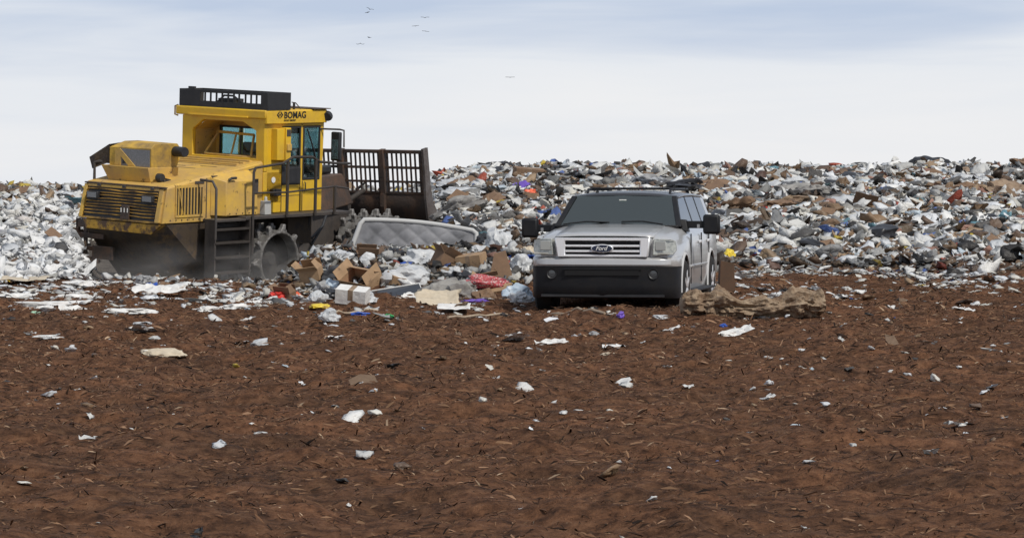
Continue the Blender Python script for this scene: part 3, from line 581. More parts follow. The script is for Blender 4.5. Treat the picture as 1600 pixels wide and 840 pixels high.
        t0 = None; rows = 5
        for r_ in range(rows):
            y = -W_/2+.09+r_*(W_-.18)/(rows-1)
            for k in range(10):
                if t0 is None: t = t0 = th.build('tooth', TOOTH, w, bevel=.02)
                else: t = t0.copy(); COL.objects.link(t); t.parent = w
                a = 2*pi*(k+.5*(r_ % 2)+.18*r_)/10
                t.matrix_local = Matrix.Rotation(a, 4, 'Y') @ Tr(0, y, .68)
        B().lathe([(.61, -W_/2+.01), (.63, -W_/2-.012), (.66, -W_/2-.012), (.675, -W_/2+.01)], 40, None, False).build('rim_ring', TOOTH, w, smooth=35)
        return w
    w0 = wheel(Tr(3.22, -1.32, .72) @ Ry(14))
    flip = Matrix.Rotation(pi, 4, 'Z')
    wheel(Tr(3.22, 1.32, .72) @ flip @ Ry(31), first=w0)
    B().tube([(3.22, -1.1, .72), (3.22, 1.1, .72)], .2, 12).build('axle', DARK, R)
    # front unit, steered a little to its left
    FU = Tr(5.2, 0, -.14) @ Rz(12) @ Rx(-3.3) @ Ry(1.0)
    wheel(FU @ Tr(2.4, -1.34, .93) @ Ry(5), first=w0); wheel(FU @ Tr(2.4, 1.34, .93) @ flip @ Ry(22), first=w0)
    B(FU).tube([(2.4, -1.1, .93), (2.4, 1.1, .93)], .2, 12).build('axle', DARK, R)
    ff = B(FU); ff.hexa([(-.3, -.6, .5), (3.0, -.6, .6), (3.0, .6, .6), (-.3, .6, .5), (.2, -.6, 1.7), (2.9, -.55, 1.9), (2.9, .55, 1.9), (.2, .6, 1.7)])
    ff.build('front_frame', DARK, R, bevel=.03)
    B(FU).hexa([(.8, -.75, 1.7), (2.7, -.75, 1.9), (2.7, .75, 1.9), (.8, .75, 1.7), (1.1, -.62, 2.62), (2.4, -.6, 2.66), (2.4, .6, 2.66), (1.1, .6, 2.6)]).build('front_cowl', RUST, R, bevel=.04)
    B(FU).box((1.4, -.42, 2.66), (2.2, .2, 2.88)).build('winch_cover', BLK, R, bevel=.06)
    for s in (-1, 1):
        B(FU).tube([(2.6, s*.5, 1.9), (3.45, s*.6, 2.2)], .07, 10).build('lift_cylinder', RAIL, R, smooth=40)
        B(FU).hexa([(2.2, s*.55-.1, .7), (3.6, s*.6-.1, 1.2), (3.6, s*.6+.1, 1.2), (2.2, s*.55+.1, .7), (2.2, s*.55-.1, 1.0), (3.55, s*.6-.1, 1.55), (3.55, s*.6+.1, 1.55), (2.2, s*.55+.1, 1.0)]).build('push_arm', DARK, R)
    # blade, leaning back
    BF = FU @ Tr(3.5, 0, 2.15) @ Rx(1.6) @ Ry(-8) @ Tr(-3.5, 0, -2.1)
    HW = 2.32; prof = [(3.55, 2.12), (3.50, 1.95), (3.50, 1.75), (3.58, 1.52), (3.75, 1.32), (4.0, 1.18), (4.22, 1.13)]
    bl = B(BF); back_ = [(x+.05, z+.02) for x, z in prof]
    bl.prism(prof+back_[::-1], 1, -HW, HW); mb = bl.build('blade', RUST, R, smooth=35)
    B(BF).box((3.46, -HW, 1.60), (3.52, HW, 1.63)).build('blade_stiffener', RUST, mb) if False else None
    sp_ = B(BF); sp_.box((3.50, -HW, 3.12), (3.60, HW, 3.20)); sp_.box((3.52, -HW, 2.73), (3.58, HW, 2.79)); sp_.box((3.52, -HW, 2.38), (3.58, HW, 2.43)); sp_.box((3.52, -HW, 2.10), (3.60, HW, 2.15))
    sp_.build('blade_screen_rail', RUST, R)
    for k in range(5):
        y = -HW+k*HW/2; w = .05 if k in (0, 4) else .065
        B(BF).box((3.44, y-w, 2.10), (3.62, y+w, 3.22)).build('blade_post', RUST, R, bevel=.008)
        if k < 4:
            for i in range(1, 9):
                yy = y+HW/2*i/9; B(BF).box((3.53, yy-.019, 2.14), (3.57, yy+.019, 3.13)).build('blade_bar', RUST, R)
    for k in range(1, 4):
        y = -HW+k*HW/2; B(BF).prism([(3.40, 2.12), (3.36, 1.8), (3.42, 1.5), (3.6, 1.25), (3.75, 1.32), (3.58, 1.52), (3.50, 1.75), (3.50, 1.95), (3.55, 2.12)], 1, y-.05, y+.05).build('blade_rib', RUST, R)
    for s in (-1, 1):
        y = s*(HW+.03)
        pts = [(3.40, 3.26), (3.66, 3.26), (3.70, 2.4), (3.78, 1.9), (4.0, 1.58), (4.4, 1.30), (4.75, 1.22), (4.75, 1.08), (4.2, 1.04), (3.7, 1.18), (3.48, 1.5), (3.42, 2.0), (3.44, 2.6)]
        B(BF).prism(pts, 1, y-.03, y+.03).build('blade_end_plate', mat('worn_end_plate', (.13, .115, .11), .5, c2=(.07, .05, .04), vscale=4, bump=.3) if s < 0 else RUST, R)
    B(BF).prism([(4.15, 1.17), (4.4, 1.08), (4.38, 1.03), (4.1, 1.10)], 1, -HW, HW).build('cutting_edge', RAIL, R)
    return R
CMP = compactor()

# ------------------------------------------------------------------ sport utility vehicle (local: front at y=0 towards the camera, +Y rearwards)
def suv():
    R = empty('parked_suv', 'silver sport utility vehicle with black bumper and wide tow mirrors, parked before the trash', 'car', (2.90, 45.0, .0), (0, 0, radians(-12)))
    SIL = mat('silver_car_paint', (.60, .60, .595), .28, metal=.4, c2=(.50, .495, .49), vscale=1.5, coat=.5, c3=(.25, .22, .2), s3=9, t3=.72)
    DGR = mat('dark_roof_paint', (.05, .052, .058), .3, metal=.3, coat=.5); CHR = mat('chrome', (.88, .89, .91), .2, metal=.35); BP = mat('black_bumper', (.008, .009, .012), .5, c2=(.016, .015, .015), vscale=5, spec=.3)
    RUB = mat('muddy_rubber', (.010, .010, .010), .85, c2=(.03, .02, .014), vscale=5, thr=(.45, .65))
    ARC = mat('arch_paint', (.50, .50, .50), .7); HL = mat('headlight_glass', (.50, .51, .46), .12, metal=.2, coat=1, c2=(.30, .31, .29), vscale=22, thr=(.4, .6))
    WGL = glassmat('windshield_glass', (.24, .29, .27), .20, .05, (.86, .92, .84)); SGL = glassmat('side_glass', (.16, .18, .19), .10)
    # body shell
    B = lambda: MB()
    st = [  # y, half width, z bottom, z shoulder, z top, crown
        (.14, .86, .30, .84, .93, .015), (.22, .93, .26, .87, .96, .02), (.45, .975, .22, .89, .99, .03), (.95, 1.0, .2, .92, 1.035, .035), (1.42, .99, .2, .96, 1.075, .035),
        (1.8, .985, .2, 1.0, 1.10, .0), (3.0, .985, .2, 1.0, 1.10, .0), (4.1, .99, .2, 1.0, 1.10, .0), (4.9, .97, .25, 1.0, 1.10, .0), (5.12, .90, .32, .98, 1.08, .0)]
    rows = []
    for y, w, zb, zs, zt, cr in st:
        half = [(w*.82, zb), (w*.97, zb+.05), (w, zb+.22), (w*1.0, (zb+zs)/2+.05), (w*.985, zs-.04), (w*.955, zs+.02), (w*.87, zt-.01), (w*.76, zt+cr*.55), (w*.70, zt+cr*.9), (w*.35, zt+cr), (0, zt+cr*1.05)]
        rows.append([(x, y, z) for x, z in half]+[(-x, y, z) for x, z in half[-2::-1]])
    bo = B().grid(rows, closed=True).build('body', SIL, None, smooth=32)
    me = bo.data; me.materials.append(BP)
    cut = MB()
    for y in (.92, 3.95):
        for s in (-1, 1): cut.lathe([(.43, 0), (.43, .34)], 28, Tr(s*.72, y, .30) @ Rz(90 if s < 0 else -90) )
    co = cut.build('cut', BP, None); co.data.materials.clear(); co.data.materials.append(SIL); co.data.materials.append(BP)
    for p in co.data.polygons: p.material_index = 1
    md = bo.modifiers.new('b', 'BOOLEAN'); md.object = co; md.operation = 'DIFFERENCE'; md.solver = 'EXACT'
    dg = bpy.context.evaluated_depsgraph_get(); dg.update(); nm = bpy.data.meshes.new_from_object(bo.evaluated_get(dg)); bo.modifiers.clear(); bo.data = nm
    bpy.data.objects.remove(co); bo.parent = R; nm.name = 'body'
    nm.polygons.foreach_set('use_smooth', [True]*len(nm.polygons)); nm.set_sharp_from_angle(angle=radians(32))
    # front pieces swept along the plan curve of the nose
    PC = [(-.992, .47), (-.99, .40), (-.965, .24), (-.90, .13), (-.75, .06), (-.45, .015), (0, .0), (.45, .015), (.75, .06), (.90, .13), (.965, .24), (.99, .40), (.992, .47)]
    def sweep(prof, t0=-1, t1=1, sc=1.):
        rows = []
        for x, y in PC:
            if x < t0-1e-6 or x > t1+1e-6: continue
            k = [(x*(1-o*.02)*sc, y+o, z) for o, z in prof]; rows.append(k)
        return MB().grid(rows, closed=True)
    sweep([(.10, .585), (-.035, .585), (-.055, .61), (-.05, .68), (-.01, .705), (.14, .72), (.14, .60)]).build('front_bumper', SIL, R, smooth=35, bevel=.006)
    bb = sweep([(.12, .17), (.0, .165), (-.03, .20), (-.05, .33), (-.045, .50), (-.05, .58), (.10, .585)]).build('lower_bumper', BP, R, smooth=35)
    B().box((-.50, -.062, .47), (.50, -.03, .545)).build('bumper_intake', mat('intake_black', (.006, .006, .007), .9), bb); B().box((-.52, -.068, .545), (.52, -.03, .56)).build('intake_lip', BP, bb)
    B().box((-.82, -.03, .185), (.82, .05, .215)).build('bumper_chin', BLK, bb)
    for x in (-.68, .68):
        f = B().lathe([(.001, -.01), (.052, -.01), (.066, -.02), (.068, .04), (.001, .04)], 20, Tr(x, .0, .49)).build('fog_lamp', BLK, bb, smooth=35)
        B().lathe([(.001, -.016), (.045, -.014), (.046, .0), (.001, .0)], 16, Tr(x, .0, .49)).build('fog_lens', mat('fog_glass', (.06, .065, .07), .1), f, smooth=35)
    # grille
    gr = MB(); fx = [(-.605, .715), (.605, .715), (.64, .965), (-.64, .965)]; ix = [(-.50, .745), (.50, .745), (.50, .93), (-.50, .93)]
    gr.frame(fx, ix, 1, -.035, .12); go = gr.build('grille', CHR, R, bevel=.012)
    B().box((-.50, .03, .74), (.50, .06, .935)).build('grille_back', mat('grille_black', (.008, .008, .009), .7), go)
    for z in (.790, .860): B().box((-.50, -.025, z-.014), (.50, .02, z+.014)).build('grille_bar', CHR, go, bevel=.006)
    bd = B(); n = 24; bd.prism([(.15*cos(2*pi*k/n), .826+.056*sin(2*pi*k/n)) for k in range(n)], 1, -.062, -.02); bo2 = bd.build('badge', CHR, go, bevel=.006)
    B().prism([(.137*cos(2*pi*k/n), .826+.046*sin(2*pi*k/n)) for k in range(n)], 1, -.067, -.06).build('badge_field', mat('badge_blue', (.02, .03, .06), .25), bo2)
    c = bpy.data.curves.new('lettering', 'FONT'); c.body = 'Ford'; c.size = .078; c.extrude = .003; c.shear = .35; c.offset = .001; c.align_x = 'CENTER'; c.materials.append(STICK)
    textmesh(c, 'lettering', (-.01, -.068, .803), (pi/2, 0, 0), bo2)
    # headlights
    for s in (-1, 1):
        h = MB(); q = [(.665, .005, .735), (.93, .10, .745), (.965, .22, .80), (.955, .22, .925), (.90, .10, .945), (.685, .005, .955)]
        bk = [(x*.97, y+.16, z) for x, y, z in q]; n = 6
        h.add([(s*x, y-.012, z) for x, y, z in q]+[(s*x, y, z) for x, y, z in bk], [list(range(n)), list(range(2*n-1, n-1, -1))]+[(i, n+i, n+(i+1) % n, (i+1) % n) for i in range(n)])
        ho = h.build('headlight', HL, R, bevel=.01)
        B().box((s*.77-.07, -.004, .80), (s*.77+.07, .01, .925)).build('reflector', mat('lamp_bowl', (.42, .43, .41), .25, metal=.3), ho, bevel=.02)
        B().box((s*.80-.12, .018, .752), (s*.80+.1, .05, .775)).build('turn_signal', mat('signal_strip', (.5, .5, .46), .3), ho)
    # hood bulge lines, cowl, wipers
    hd = MB(); rows = []
    for y, z in ((.13, .965), (.3, .995), (.6, 1.025), (.95, 1.055), (1.38, 1.10)):
        rows.append([(x, y+.03*abs(x)**2, z+.022*(1-(abs(x)/.66)**4)-.0) for x in np.linspace(-.66, .66, 13)])
    hd.grid(rows).build('hood', SIL, R, smooth=40, solid=-.012)
    B().box((-.84, 1.37, 1.085), (.84, 1.48, 1.118)).build('cowl', BP, R, bevel=.01)
    for x0_, x1_ in ((-.75, -.12), (.05, .62)):
        w = B().tube([(x0_, 1.40, 1.128), ((x0_+x1_)/2, 1.44, 1.165), (x1_, 1.46, 1.155)] if x0_ < 0 else [(x0_, 1.44, 1.165), ((x0_+x1_)/2, 1.44, 1.17), (x1_, 1.42, 1.13)], .011, 6).build('wiper', BP, R, smooth=40)
    # greenhouse
    zb, zt = 1.10, 1.515
    def corner(s, y0, y1, w=.09):   # pillar from belt to roof
        return [(s*.875, y0, zb), (s*.875, y0+w, zb), (s*.80, y0+w, zb), (s*.80, y0, zb), (s*.73, y1, zt), (s*.73, y1+w, zt), (s*.66, y1+w, zt), (s*.66, y1, zt)]
    for s in (-1, 1):
        B().hexa(corner(s, 1.40, 2.05, .10)).build('front_pillar', BP, R, bevel=.01)
        for y0, y1 in ((2.78, 2.82), (3.86, 3.86)): B().hexa(corner(s, y0, y1, .10)).build('door_pillar', BP, R, bevel=.01)
        B().hexa(corner(s, 4.80, 4.72, .30)).build('rear_pillar', SIL, R, bevel=.02)
        for (a0, a1, b0, b1), nme in (((1.50, 2.78, 2.14, 2.82), 'front_door_window'), ((2.88, 3.86, 2.92, 3.86), 'rear_door_window'), ((3.96, 4.80, 3.96, 4.72), 'quarter_window')):
            B().add([(s*.865, a0, zb), (s*.865, a1, zb), (s*.72, b1, zt), (s*.72, b0, zt)], [(0,1,2,3)]).build(nme, SGL, R, solid=.006)
        B().hexa([(s*.88, 1.45, zb-.005), (s*.88, 5.0, zb-.005), (s*.85, 5.0, zb-.005), (s*.85, 1.45, zb-.005), (s*.875, 1.45, zb+.02), (s*.875, 5.0, zb+.02), (s*.85, 5.0, zb+.02), (s*.85, 1.45, zb+.02)]).build('window_sill_strip', BP, R)
    MB().add([(-.80, 1.44, zb+.012), (.80, 1.44, zb+.012), (.69, 2.09, zt), (0, 2.03, zt+.005), (-.69, 2.09, zt), (0, 1.38, zb+.012)], [(0,5,3,4),(5,1,2,3)]).build('windshield', WGL, R, solid=.006)
    B().add([(-.75, 5.08, zb), (.75, 5.08, zb), (.66, 4.98, zt), (-.66, 4.98, zt)], [(0,1,2,3)]).build('rear_window', SGL, R, solid=.006)
    rf = MB(); rows = []
    for y, dz in ((2.04, 0), (2.2, .03), (2.8, .05), (3.8, .052), (4.7, .035), (5.06, -.01)):
        rows.append([(x, y+(.0 if y > 2.1 else .05*abs(x)), zt+dz-.012-.055*(abs(x)/.74)**3+(.0)) for x in np.linspace(-.74, .74, 13)])
    rf.grid(rows).build('roof', DGR, R, smooth=50, solid=-.03)
    for s in (-1, 1): B().tube([(s*.58, 2.5, 1.535), (s*.58, 2.6, 1.60), (s*.58, 4.5, 1.60), (s*.58, 4.62, 1.54)], .02).build('roof_rail', BP, R, smooth=40)
    for y in (2.85, 4.2): B().tube([(-.6, y, 1.59), (-.58, y, 1.612), (.58, y, 1.612), (.6, y, 1.59)], .018).build('roof_crossbar', BP, R, smooth=40)
    B().tube([(-.42, 2.25, 1.53), (-.40, 2.28, 1.58)], .02).build('roof_aerial', BP, R)
    # interior
    INT = mat('interior_grey', (.10, .10, .095), .8)
    B().box((-.80, 1.6, 1.0), (.80, 2.05, 1.155)).build('dashboard', INT, R, bevel=.04)
    for x in (-.38, .38):
        for y in (2.75, 3.7):
            se = B().box((x-.25, y, .9), (x+.25, y+.16, 1.34), taper=.9).build('seat', INT, R, bevel=.04); B().box((x-.12, y+.03, 1.36), (x+.12, y+.12, 1.47)).build('headrest', INT, se, bevel=.03)
    sw = MB(); ring = [(.38+.16*cos(a), 2.16-.05*sin(a), 1.175+.13*sin(a)) for a in np.linspace(0, 2*pi, 25)]; sw.tube(ring, .014, 6); sw.box((.24, 2.14, 1.16), (.52, 2.17, 1.18))
    sw.build('steering_wheel', mat('steering_wheel_grey', (.22, .21, .19), .6), R, smooth=40)
    B().box((-.05, 1.925, 1.45), (.05, 1.93, 1.465)).build('inspection_sticker', STICK, R); B().box((-.11, 2.08, 1.41), (.11, 2.1, 1.46)).build('rear_view_mirror', BLK, R, bevel=.01)
    # tow mirrors
    for s, cx, cz in ((-1, -1.245, 1.075), (1, 1.265, 1.13)):
        m = B().box((cx-.115, 1.56, cz-.135), (cx+.115, 1.68, cz+.135)).build('tow_mirror', BP, R, bevel=.035)
        B().box((min(s*.86, cx), 1.60, cz-.055), (max(s*.86, cx), 1.655, cz+.045)).build('mirror_arm', BP, m, bevel=.012)
        B().box((s*1.08-.012, 1.588, cz-.05), (s*1.08+.025, 1.598, cz+.0)).build('mirror_reflector', LAMPG, m)
        B().hexa([(s*.80, 1.5, 1.08), (s*.96, 1.52, 1.02), (s*.96, 1.72, 1.02), (s*.80, 1.72, 1.08), (s*.80, 1.56, cz+.07), (s*.92, 1.56, cz+.06), (s*.92, 1.72, cz+.06), (s*.80, 1.72, cz+.07)]).build('mirror_foot', BP, m, bevel=.01)
    # sides
    for s in (-1, 1):
        sm = MB()
        for y in (1.60, 2.80, 3.72): sm.box((s*.985-.008, y, .32), (s*.985+.008, y+.012, 1.0))
        sm.build('door_seam', BP, R)
        for y in (2.50, 3.50): B().box((s*.998-.016, y, .86), (s*.998+.016, y+.17, .90)).build('door_handle', CHR, R, bevel=.008)
        B().box((s*.995-.012, 1.5, .545), (s*.995+.012, 3.4, .575)).build('side_molding', SIL, R, bevel=.006)
        B().box((s*1.0-.05, 1.45, .215), (s*1.0+.1, 3.45, .25)).build('running_board', BP, R, bevel=.01)
        for yc in (.92, 3.95):
            fl = MB(); rr = []
            for k in range(17):
                a = pi*k/16-.12+.24*k/16*0; a = -.15+(pi+.3)*k/16
                rr.append([(s*.985, yc+.43*cos(a), .30+.43*sin(a)), (s*1.006, yc+.432*cos(a), .30+.432*sin(a)), (s*1.004, yc+.452*cos(a), .30+.452*sin(a)), (s*.985, yc+.47*cos(a), .30+.47*sin(a))])
            fl.grid(rr, closed=True).build('wheel_arch', ARC, R, smooth=50)
    w0 = None
    for yc in (.92, 3.95):
        for s in (-1, 1):
            if w0 is None:
                w0 = w = MB().lathe([(.20, -.13), (.255, -.135), (.33, -.13), (.375, -.10), (.385, -.04), (.385, .04), (.375, .10), (.33, .13), (.20, .13)], 36).build('wheel', RUB, R, smooth=40)
                rm = MB().lathe([(.001, -.03), (.19, -.03), (.23, -.115), (.25, -.125), (.25, .11), (.001, .11)], 36).build('rim', mat('alloy_rim', (.35, .35, .36), .3, metal=.9), w, smooth=40)
                sp = MB()
                for k in range(6): sp.box((-.036, -.135, .03), (.036, -.09, .24), Matrix.Rotation(2*pi*k/6, 4, 'Y'))
                sp.lathe([(.001, -.12), (.05, -.12), (.06, -.06), (.001, -.06)], 16); sp.build('spoke', CHR, w, bevel=.008)
            else: w = copy_tree(w0, R)
            w.location = (s*.885, yc, .285); w.rotation_euler = (0, .3, pi if s < 0 else 0)
            w.rotation_euler = (0, 0, -pi/2 if s < 0 else pi/2)
    B().box((-.7, .5, .26), (.7, 4.7, .34)).build('underbody', BLK, R)
    B().tube([(-.75, .92, .3), (.75, .92, .3)], .05).build('axle', BLK, R); B().tube([(-.75, 3.95, .3), (.75, 3.95, .3)], .05).build('axle', BLK, R)
    for s in (-1, 1): B().box((s*.85-.04, 5.0, .72), (s*.85+.04, 5.14, 1.04)).build('tail_lamp', mat('tail_red', (.35, .02, .02), .2), R, bevel=.02)
    return R
suv()

# ------------------------------------------------------------------ rubbish, piece by piece
CARD = mat('cardboard', (.38, .25, .145), .85, c2=(.28, .18, .10), vscale=4, bump=.2, c3=(.14, .09, .055), s3=3.5, t3=.58)
CARD2 = mat('cardboard_dark', (.22, .135, .08), .85, c2=(.15, .095, .06), vscale=4, bump=.1)
WB = mat('white_plastic_bag', (.76, .77, .77), .32, c2=(.58, .60, .62), vscale=7, transl=.25, bump=.5, bscale=9)
MAT = {'white': WB, 'grey': mat('grey_bag', (.33, .33, .33), .5, c2=(.22, .22, .22), vscale=6), 'black': mat('black_bag', (.02, .02, .022), .35),
       'blue': mat('blue_plastic', (.04, .12, .50), .4, c2=(.03, .08, .34), vscale=6), 'pale blue': mat('pale_blue_bag', (.45, .58, .70), .4, c2=(.62, .68, .74), vscale=6, transl=.2),
       'yellow': mat('yellow_bag', (.70, .52, .05), .5), 'purple': mat('purple_bag', (.15, .08, .42), .4), 'orange': mat('orange_bag', (.75, .14, .06), .45), 'red': mat('red_plastic', (.55, .04, .03), .45),
       'green': mat('green_plastic', (.03, .30, .08), .3), 'tan': mat('tan_cloth', (.30, .22, .15), .9, c2=(.15, .095, .06), vscale=5, thr=(.4, .65), bump=.5, bscale=12),
       'brown': CARD2, 'cream': mat('cream_paper', (.58, .50, .38), .8, c2=(.45, .38, .28), vscale=5), 'paper': mat('white_paper', (.76, .76, .74), .7, c2=(.60, .58, .55), vscale=4, c3=(.30, .22, .16), s3=4, t3=.62, bump=.5, bscale=12),
       'charcoal': mat('charcoal_fabric', (.05, .052, .058), .8, bump=.2), 'greycloth': mat('grey_cloth', (.30, .29, .27), .9, c2=(.14, .13, .125), vscale=3.5, thr=(.42, .6), bump=.4, bscale=15),
       'plaid': mat('red_white_cloth', (.40, .06, .07), .9, c2=(.62, .55, .52), vscale=16, thr=(.52, .6), c3=(.06, .03, .05), s3=13, t3=.56), 'wood': mat('old_wood', (.45, .36, .26), .8, c2=(.30, .22, .15), vscale=9)}
_ic = {}
def bag_mesh(seed, sub=4, sq=.65, fold=1.):
    k = (seed, sub, sq, fold)
    if k in _ic: return _ic[k]
    bm = bmesh.new(); bmesh.ops.create_icosphere(bm, subdivisions=sub, radius=.5)
    o = Vector((seed*7.3, seed*3.1, seed*1.7))
    for v in bm.verts:
        p = v.co.copy(); n = p.normalized()
        d = .34*noise.fractal(p*2.6+o, 1, 2, 3)+fold*.16*(noise.ridged_multi_fractal(p*3.4+o, 1, 2, 4, 1, 2)-1.1)
        p = p+n*d*.55; p += noise.noise_vector(p*2.1+o)*.12
        p.z = (p.z if p.z > -.12 else -.12+(p.z+.12)*.25)*sq+.1
        v.co = p
    me = bpy.data.meshes.new('bag'); bm.to_mesh(me); bm.free(); me.polygons.foreach_set('use_smooth', [True]*len(me.polygons)); me.set_sharp_from_angle(angle=radians(38)); _ic[k] = me; return me
def inst(name, me, m, loc, size, rz=0, tilt=(0, 0)):
    if not me.materials: me.materials.append(m)
    o = bpy.data.objects.new(name, me); COL.objects.link(o); o.location = loc; o.scale = size if isinstance(size, tuple) else (size,)*3; o.rotation_euler = (tilt[0], tilt[1], rz)
    o.material_slots[0].link = 'OBJECT'; o.material_slots[0].material = m; return o
def px_item(x0, y0, x1, y1, d=None):     # ground point and real size of something seen in that part of the view
    cx = (x0+x1)/2
    if d is None: X, Y, Z = hit(cx, y1)
    else: Y = d; X = (cx-CX)/F*d; Z = H-(y1-HY)/F*d
    return X, Y, Z, (x1-x0)*Y/F, (y1-y0)*Y/F
def bag(col, box, label, cat='bag', name='plastic_bag', seed=1, d=None, depth=None, rz=.3, fold=1., sq=.65, group=None, dy=0):
    X, Y, Z, w, h = px_item(*box, d); Y += dy
    o = inst(name, bag_mesh(seed, 4, sq, fold), MAT[col], (X, Y, Z-.02), (w*1.0, (depth or max(.25, w*.7)), h/.62*(.65/sq)*(1.3 if name == 'plastic_bag' else 1)), 0, (0, 0)); tag(o, label, cat, group); return o
def sheet_mesh(seed, nx=14, ny=10, amp=.2, thick=.006, curl=.2):
    r = np.random.default_rng(seed); rows = []; off = Vector((seed*5.1, seed*2.3, 0))
    for j in range(ny):
        row = []
        for i in range(nx):
            u, v = i/(nx-1)-.5, j/(ny-1)-.5; p = Vector((u*3, v*3, 0))+off
            z = amp*noise.fractal(p*1.3, 1, 2, 3)+curl*u*u+amp*.5*abs(noise.noise(p*2.5))
            row.append((u*(1+.15*noise.noise(p+Vector((9, 0, 0)))), v*(1+.2*noise.noise(p+Vector((0, 7, 0)))), z))
        rows.append(row)
    m = MB().grid(rows)
    me = bpy.data.meshes.new('sheet'); me.from_pydata([tuple(v) for v in m.v], [], m.f); me.polygons.foreach_set('use_smooth', [True]*len(me.polygons)); me.set_sharp_from_angle(angle=radians(30)); return me
def sheet(col, box, label, cat, name, seed=1, d=None, tilt=.3, depth=.5, rz=0, amp=.2, group=None, lift=.02):
    X, Y, Z, w, h = px_item(*box, d)
    o = inst(name, sheet_mesh(seed, amp=amp), MAT[col], (X, Y+depth*.3, Z+lift+h*.45), (w, depth, max(.15, w*.4)), rz, (tilt, 0)); q = o.modifiers.new('s', 'SOLIDIFY'); q.thickness = .006
    tag(o, label, cat, group); return o
def carton(box, label, rz=20, tilt=(0, 0), m=CARD, d=None, depth=.4, flaps=(60, -70, 50, 100), openup=True, name='cardboard_box', yoff=0, group=None, zs=1.):
    X, Y, Z, w, h = px_item(*box, d); a = radians(abs(rz)); ww = w/(cos(a)+.5*sin(a)); hh = h*zs
    if openup: ww *= .86; hh *= .88
    depth *= .85
    R = empty(name, label, 'box', (X, Y+depth*.35+yoff, Z-.02), (radians(tilt[0]), radians(tilt[1]), radians(rz)), group)
    t = .008; b = MB(); x, y = ww/2, depth/2
    b.box((-x, -y, 0), (x, y, t)); b.box((-x, -y, t), (x, -y+t, hh)); b.box((-x, y-t, t), (x, y, hh)); b.box((-x, -y+t, t), (-x+t, y-t, hh)); b.box((x-t, -y+t, t), (x, y-t, hh))
    b.build('carton', m, R)
    if openup:
        fl = min(depth/2, ww/2, .16)
        for k, an in enumerate(flaps):
            if an is None: continue
            q = radians(an)
            if k == 0: f = MB().box((-x, 0, 0), (x, fl, t), Tr(0, -y, hh) @ Rx(180-an))
            elif k == 1: f = MB().box((-x, 0, 0), (x, fl, t), Tr(0, y, hh) @ Rx(an))
            elif k == 2: f = MB().box((0, -y, 0), (fl, y, t), Tr(-x, 0, hh) @ Ry(-180+an))
            else: f = MB().box((0, -y, 0), (fl, y, t), Tr(x, 0, hh) @ Ry(-an))
            f.build('flap', m, R)
    else:
        MB().box((-x, -y, hh), (x, y, hh+t)).build('lid', m, R)
        MB().box((-.035, -y-.002, hh*.3), (.035, y+.002, hh+t+.002)).build('tape', MAT['tan'], R)
    return R
# mattress
def mattress():
    QF = bpy.data.materials.new('quilted_ticking'); QF.use_nodes = True; nt = QF.node_tree; L = nt.links.new; b = nt.nodes['Principled BSDF']; b.inputs['Roughness'].default_value = .8
    b.inputs['Base Color'].default_value = (.27, .27, .285, 1)
    n = N(nt, 'ShaderNodeTexNoise'); n.inputs['Scale'].default_value = 3; n.inputs['Detail'].default_value = 8; tc = N(nt, 'ShaderNodeTexCoord'); L(tc.outputs['Object'], n.inputs[0])
    r = N(nt, 'ShaderNodeValToRGB'); r.color_ramp.elements[0].position = .3; r.color_ramp.elements[0].color = (.11, .112, .12, 1); r.color_ramp.elements[1].position = .7; r.color_ramp.elements[1].color = (.27, .27, .285, 1)
    L(n.outputs[0], r.inputs[0]); L(r.outputs[0], b.inputs['Base Color'])
    X, Y, _ = at(541, 408, 56.3); Z = H-(409-HY)/F*56.3
    R = empty('mattress', 'grey quilted mattress with white edge piping, leaning on the dumped rubbish beside the compactor', 'mattress', (X, Y, Z), (0, 0, 0))
    # outline corners in the plane of the face, then laid back
    Lg, Hh = 2.16, .70; rows = []
    def P(u, v):                       # u along, v up: sagging right end
        x = u*Lg+.26*v*(1-u)+.0; z = v*Hh*(1-.30*u)+.02*u+.05*sin(pi*u)*v-.10*u*(1-v)*0
        return x, z
    nu, nv = 90, 40
    for j in range(nv+1):
        row = []
        for i in range(nu+1):
            u, v = i/nu, j/nv; x, z = P(u, v); s, t = x/.34, v*Hh/.30
            q = abs(sin(pi*(s+t)/1.0))*abs(sin(pi*(s-t)/1.0)); edge = min(1, 10*min(u, 1-u, v, 1-v))
            row.append((x, z*.16-.028*sqrt(max(q, 0))*edge-.01+.05*sin(3*u)*v, z))
        rows.append(row)
    MB().grid(rows).build('quilted_face', QF, R, smooth=60)
    bk = [[(p[0], p[1]+.24, p[2]-.03) for p in (rows[j][i] for i in range(0, nu+1, 6))] for j in range(0, nv+1, 8)]
    MB().grid(bk).build('back_face', QF, R, smooth=60)
    loop = [rows[0][i] for i in range(0, nu+1, 5)]+[rows[j][nu] for j in range(5, nv+1, 5)]+[rows[nv][i] for i in range(nu-5, -1, -5)]+[rows[j][0] for j in range(nv-5, 0, -5)]
    side = MB(); n = len(loop)
    rr = [[(p[0], p[1]+.06*0, p[2]) for p in loop]]; rr.append([(p[0]*1.0, p[1]+.24, p[2]-.03) for p in loop])
    side.add(rr[0]+rr[1], [(i, (i+1) % n, n+(i+1) % n, n+i) for i in range(n)]).build('side_band', mat('mattress_band', (.60, .60, .59), .8, c2=(.42, .42, .42), vscale=4), R, smooth=50)
    pp = mat('mattress_piping', (.48, .48, .47), .7); MB().tube([rows[j][0] for j in range(0, nv-1, 4)]+[rows[nv][i] for i in range(2, nu+1, 5)]+[rows[j][nu] for j in range(nv-3, 0, -6)], .040, 8).build('piping', pp, R, smooth=60)
mattress()
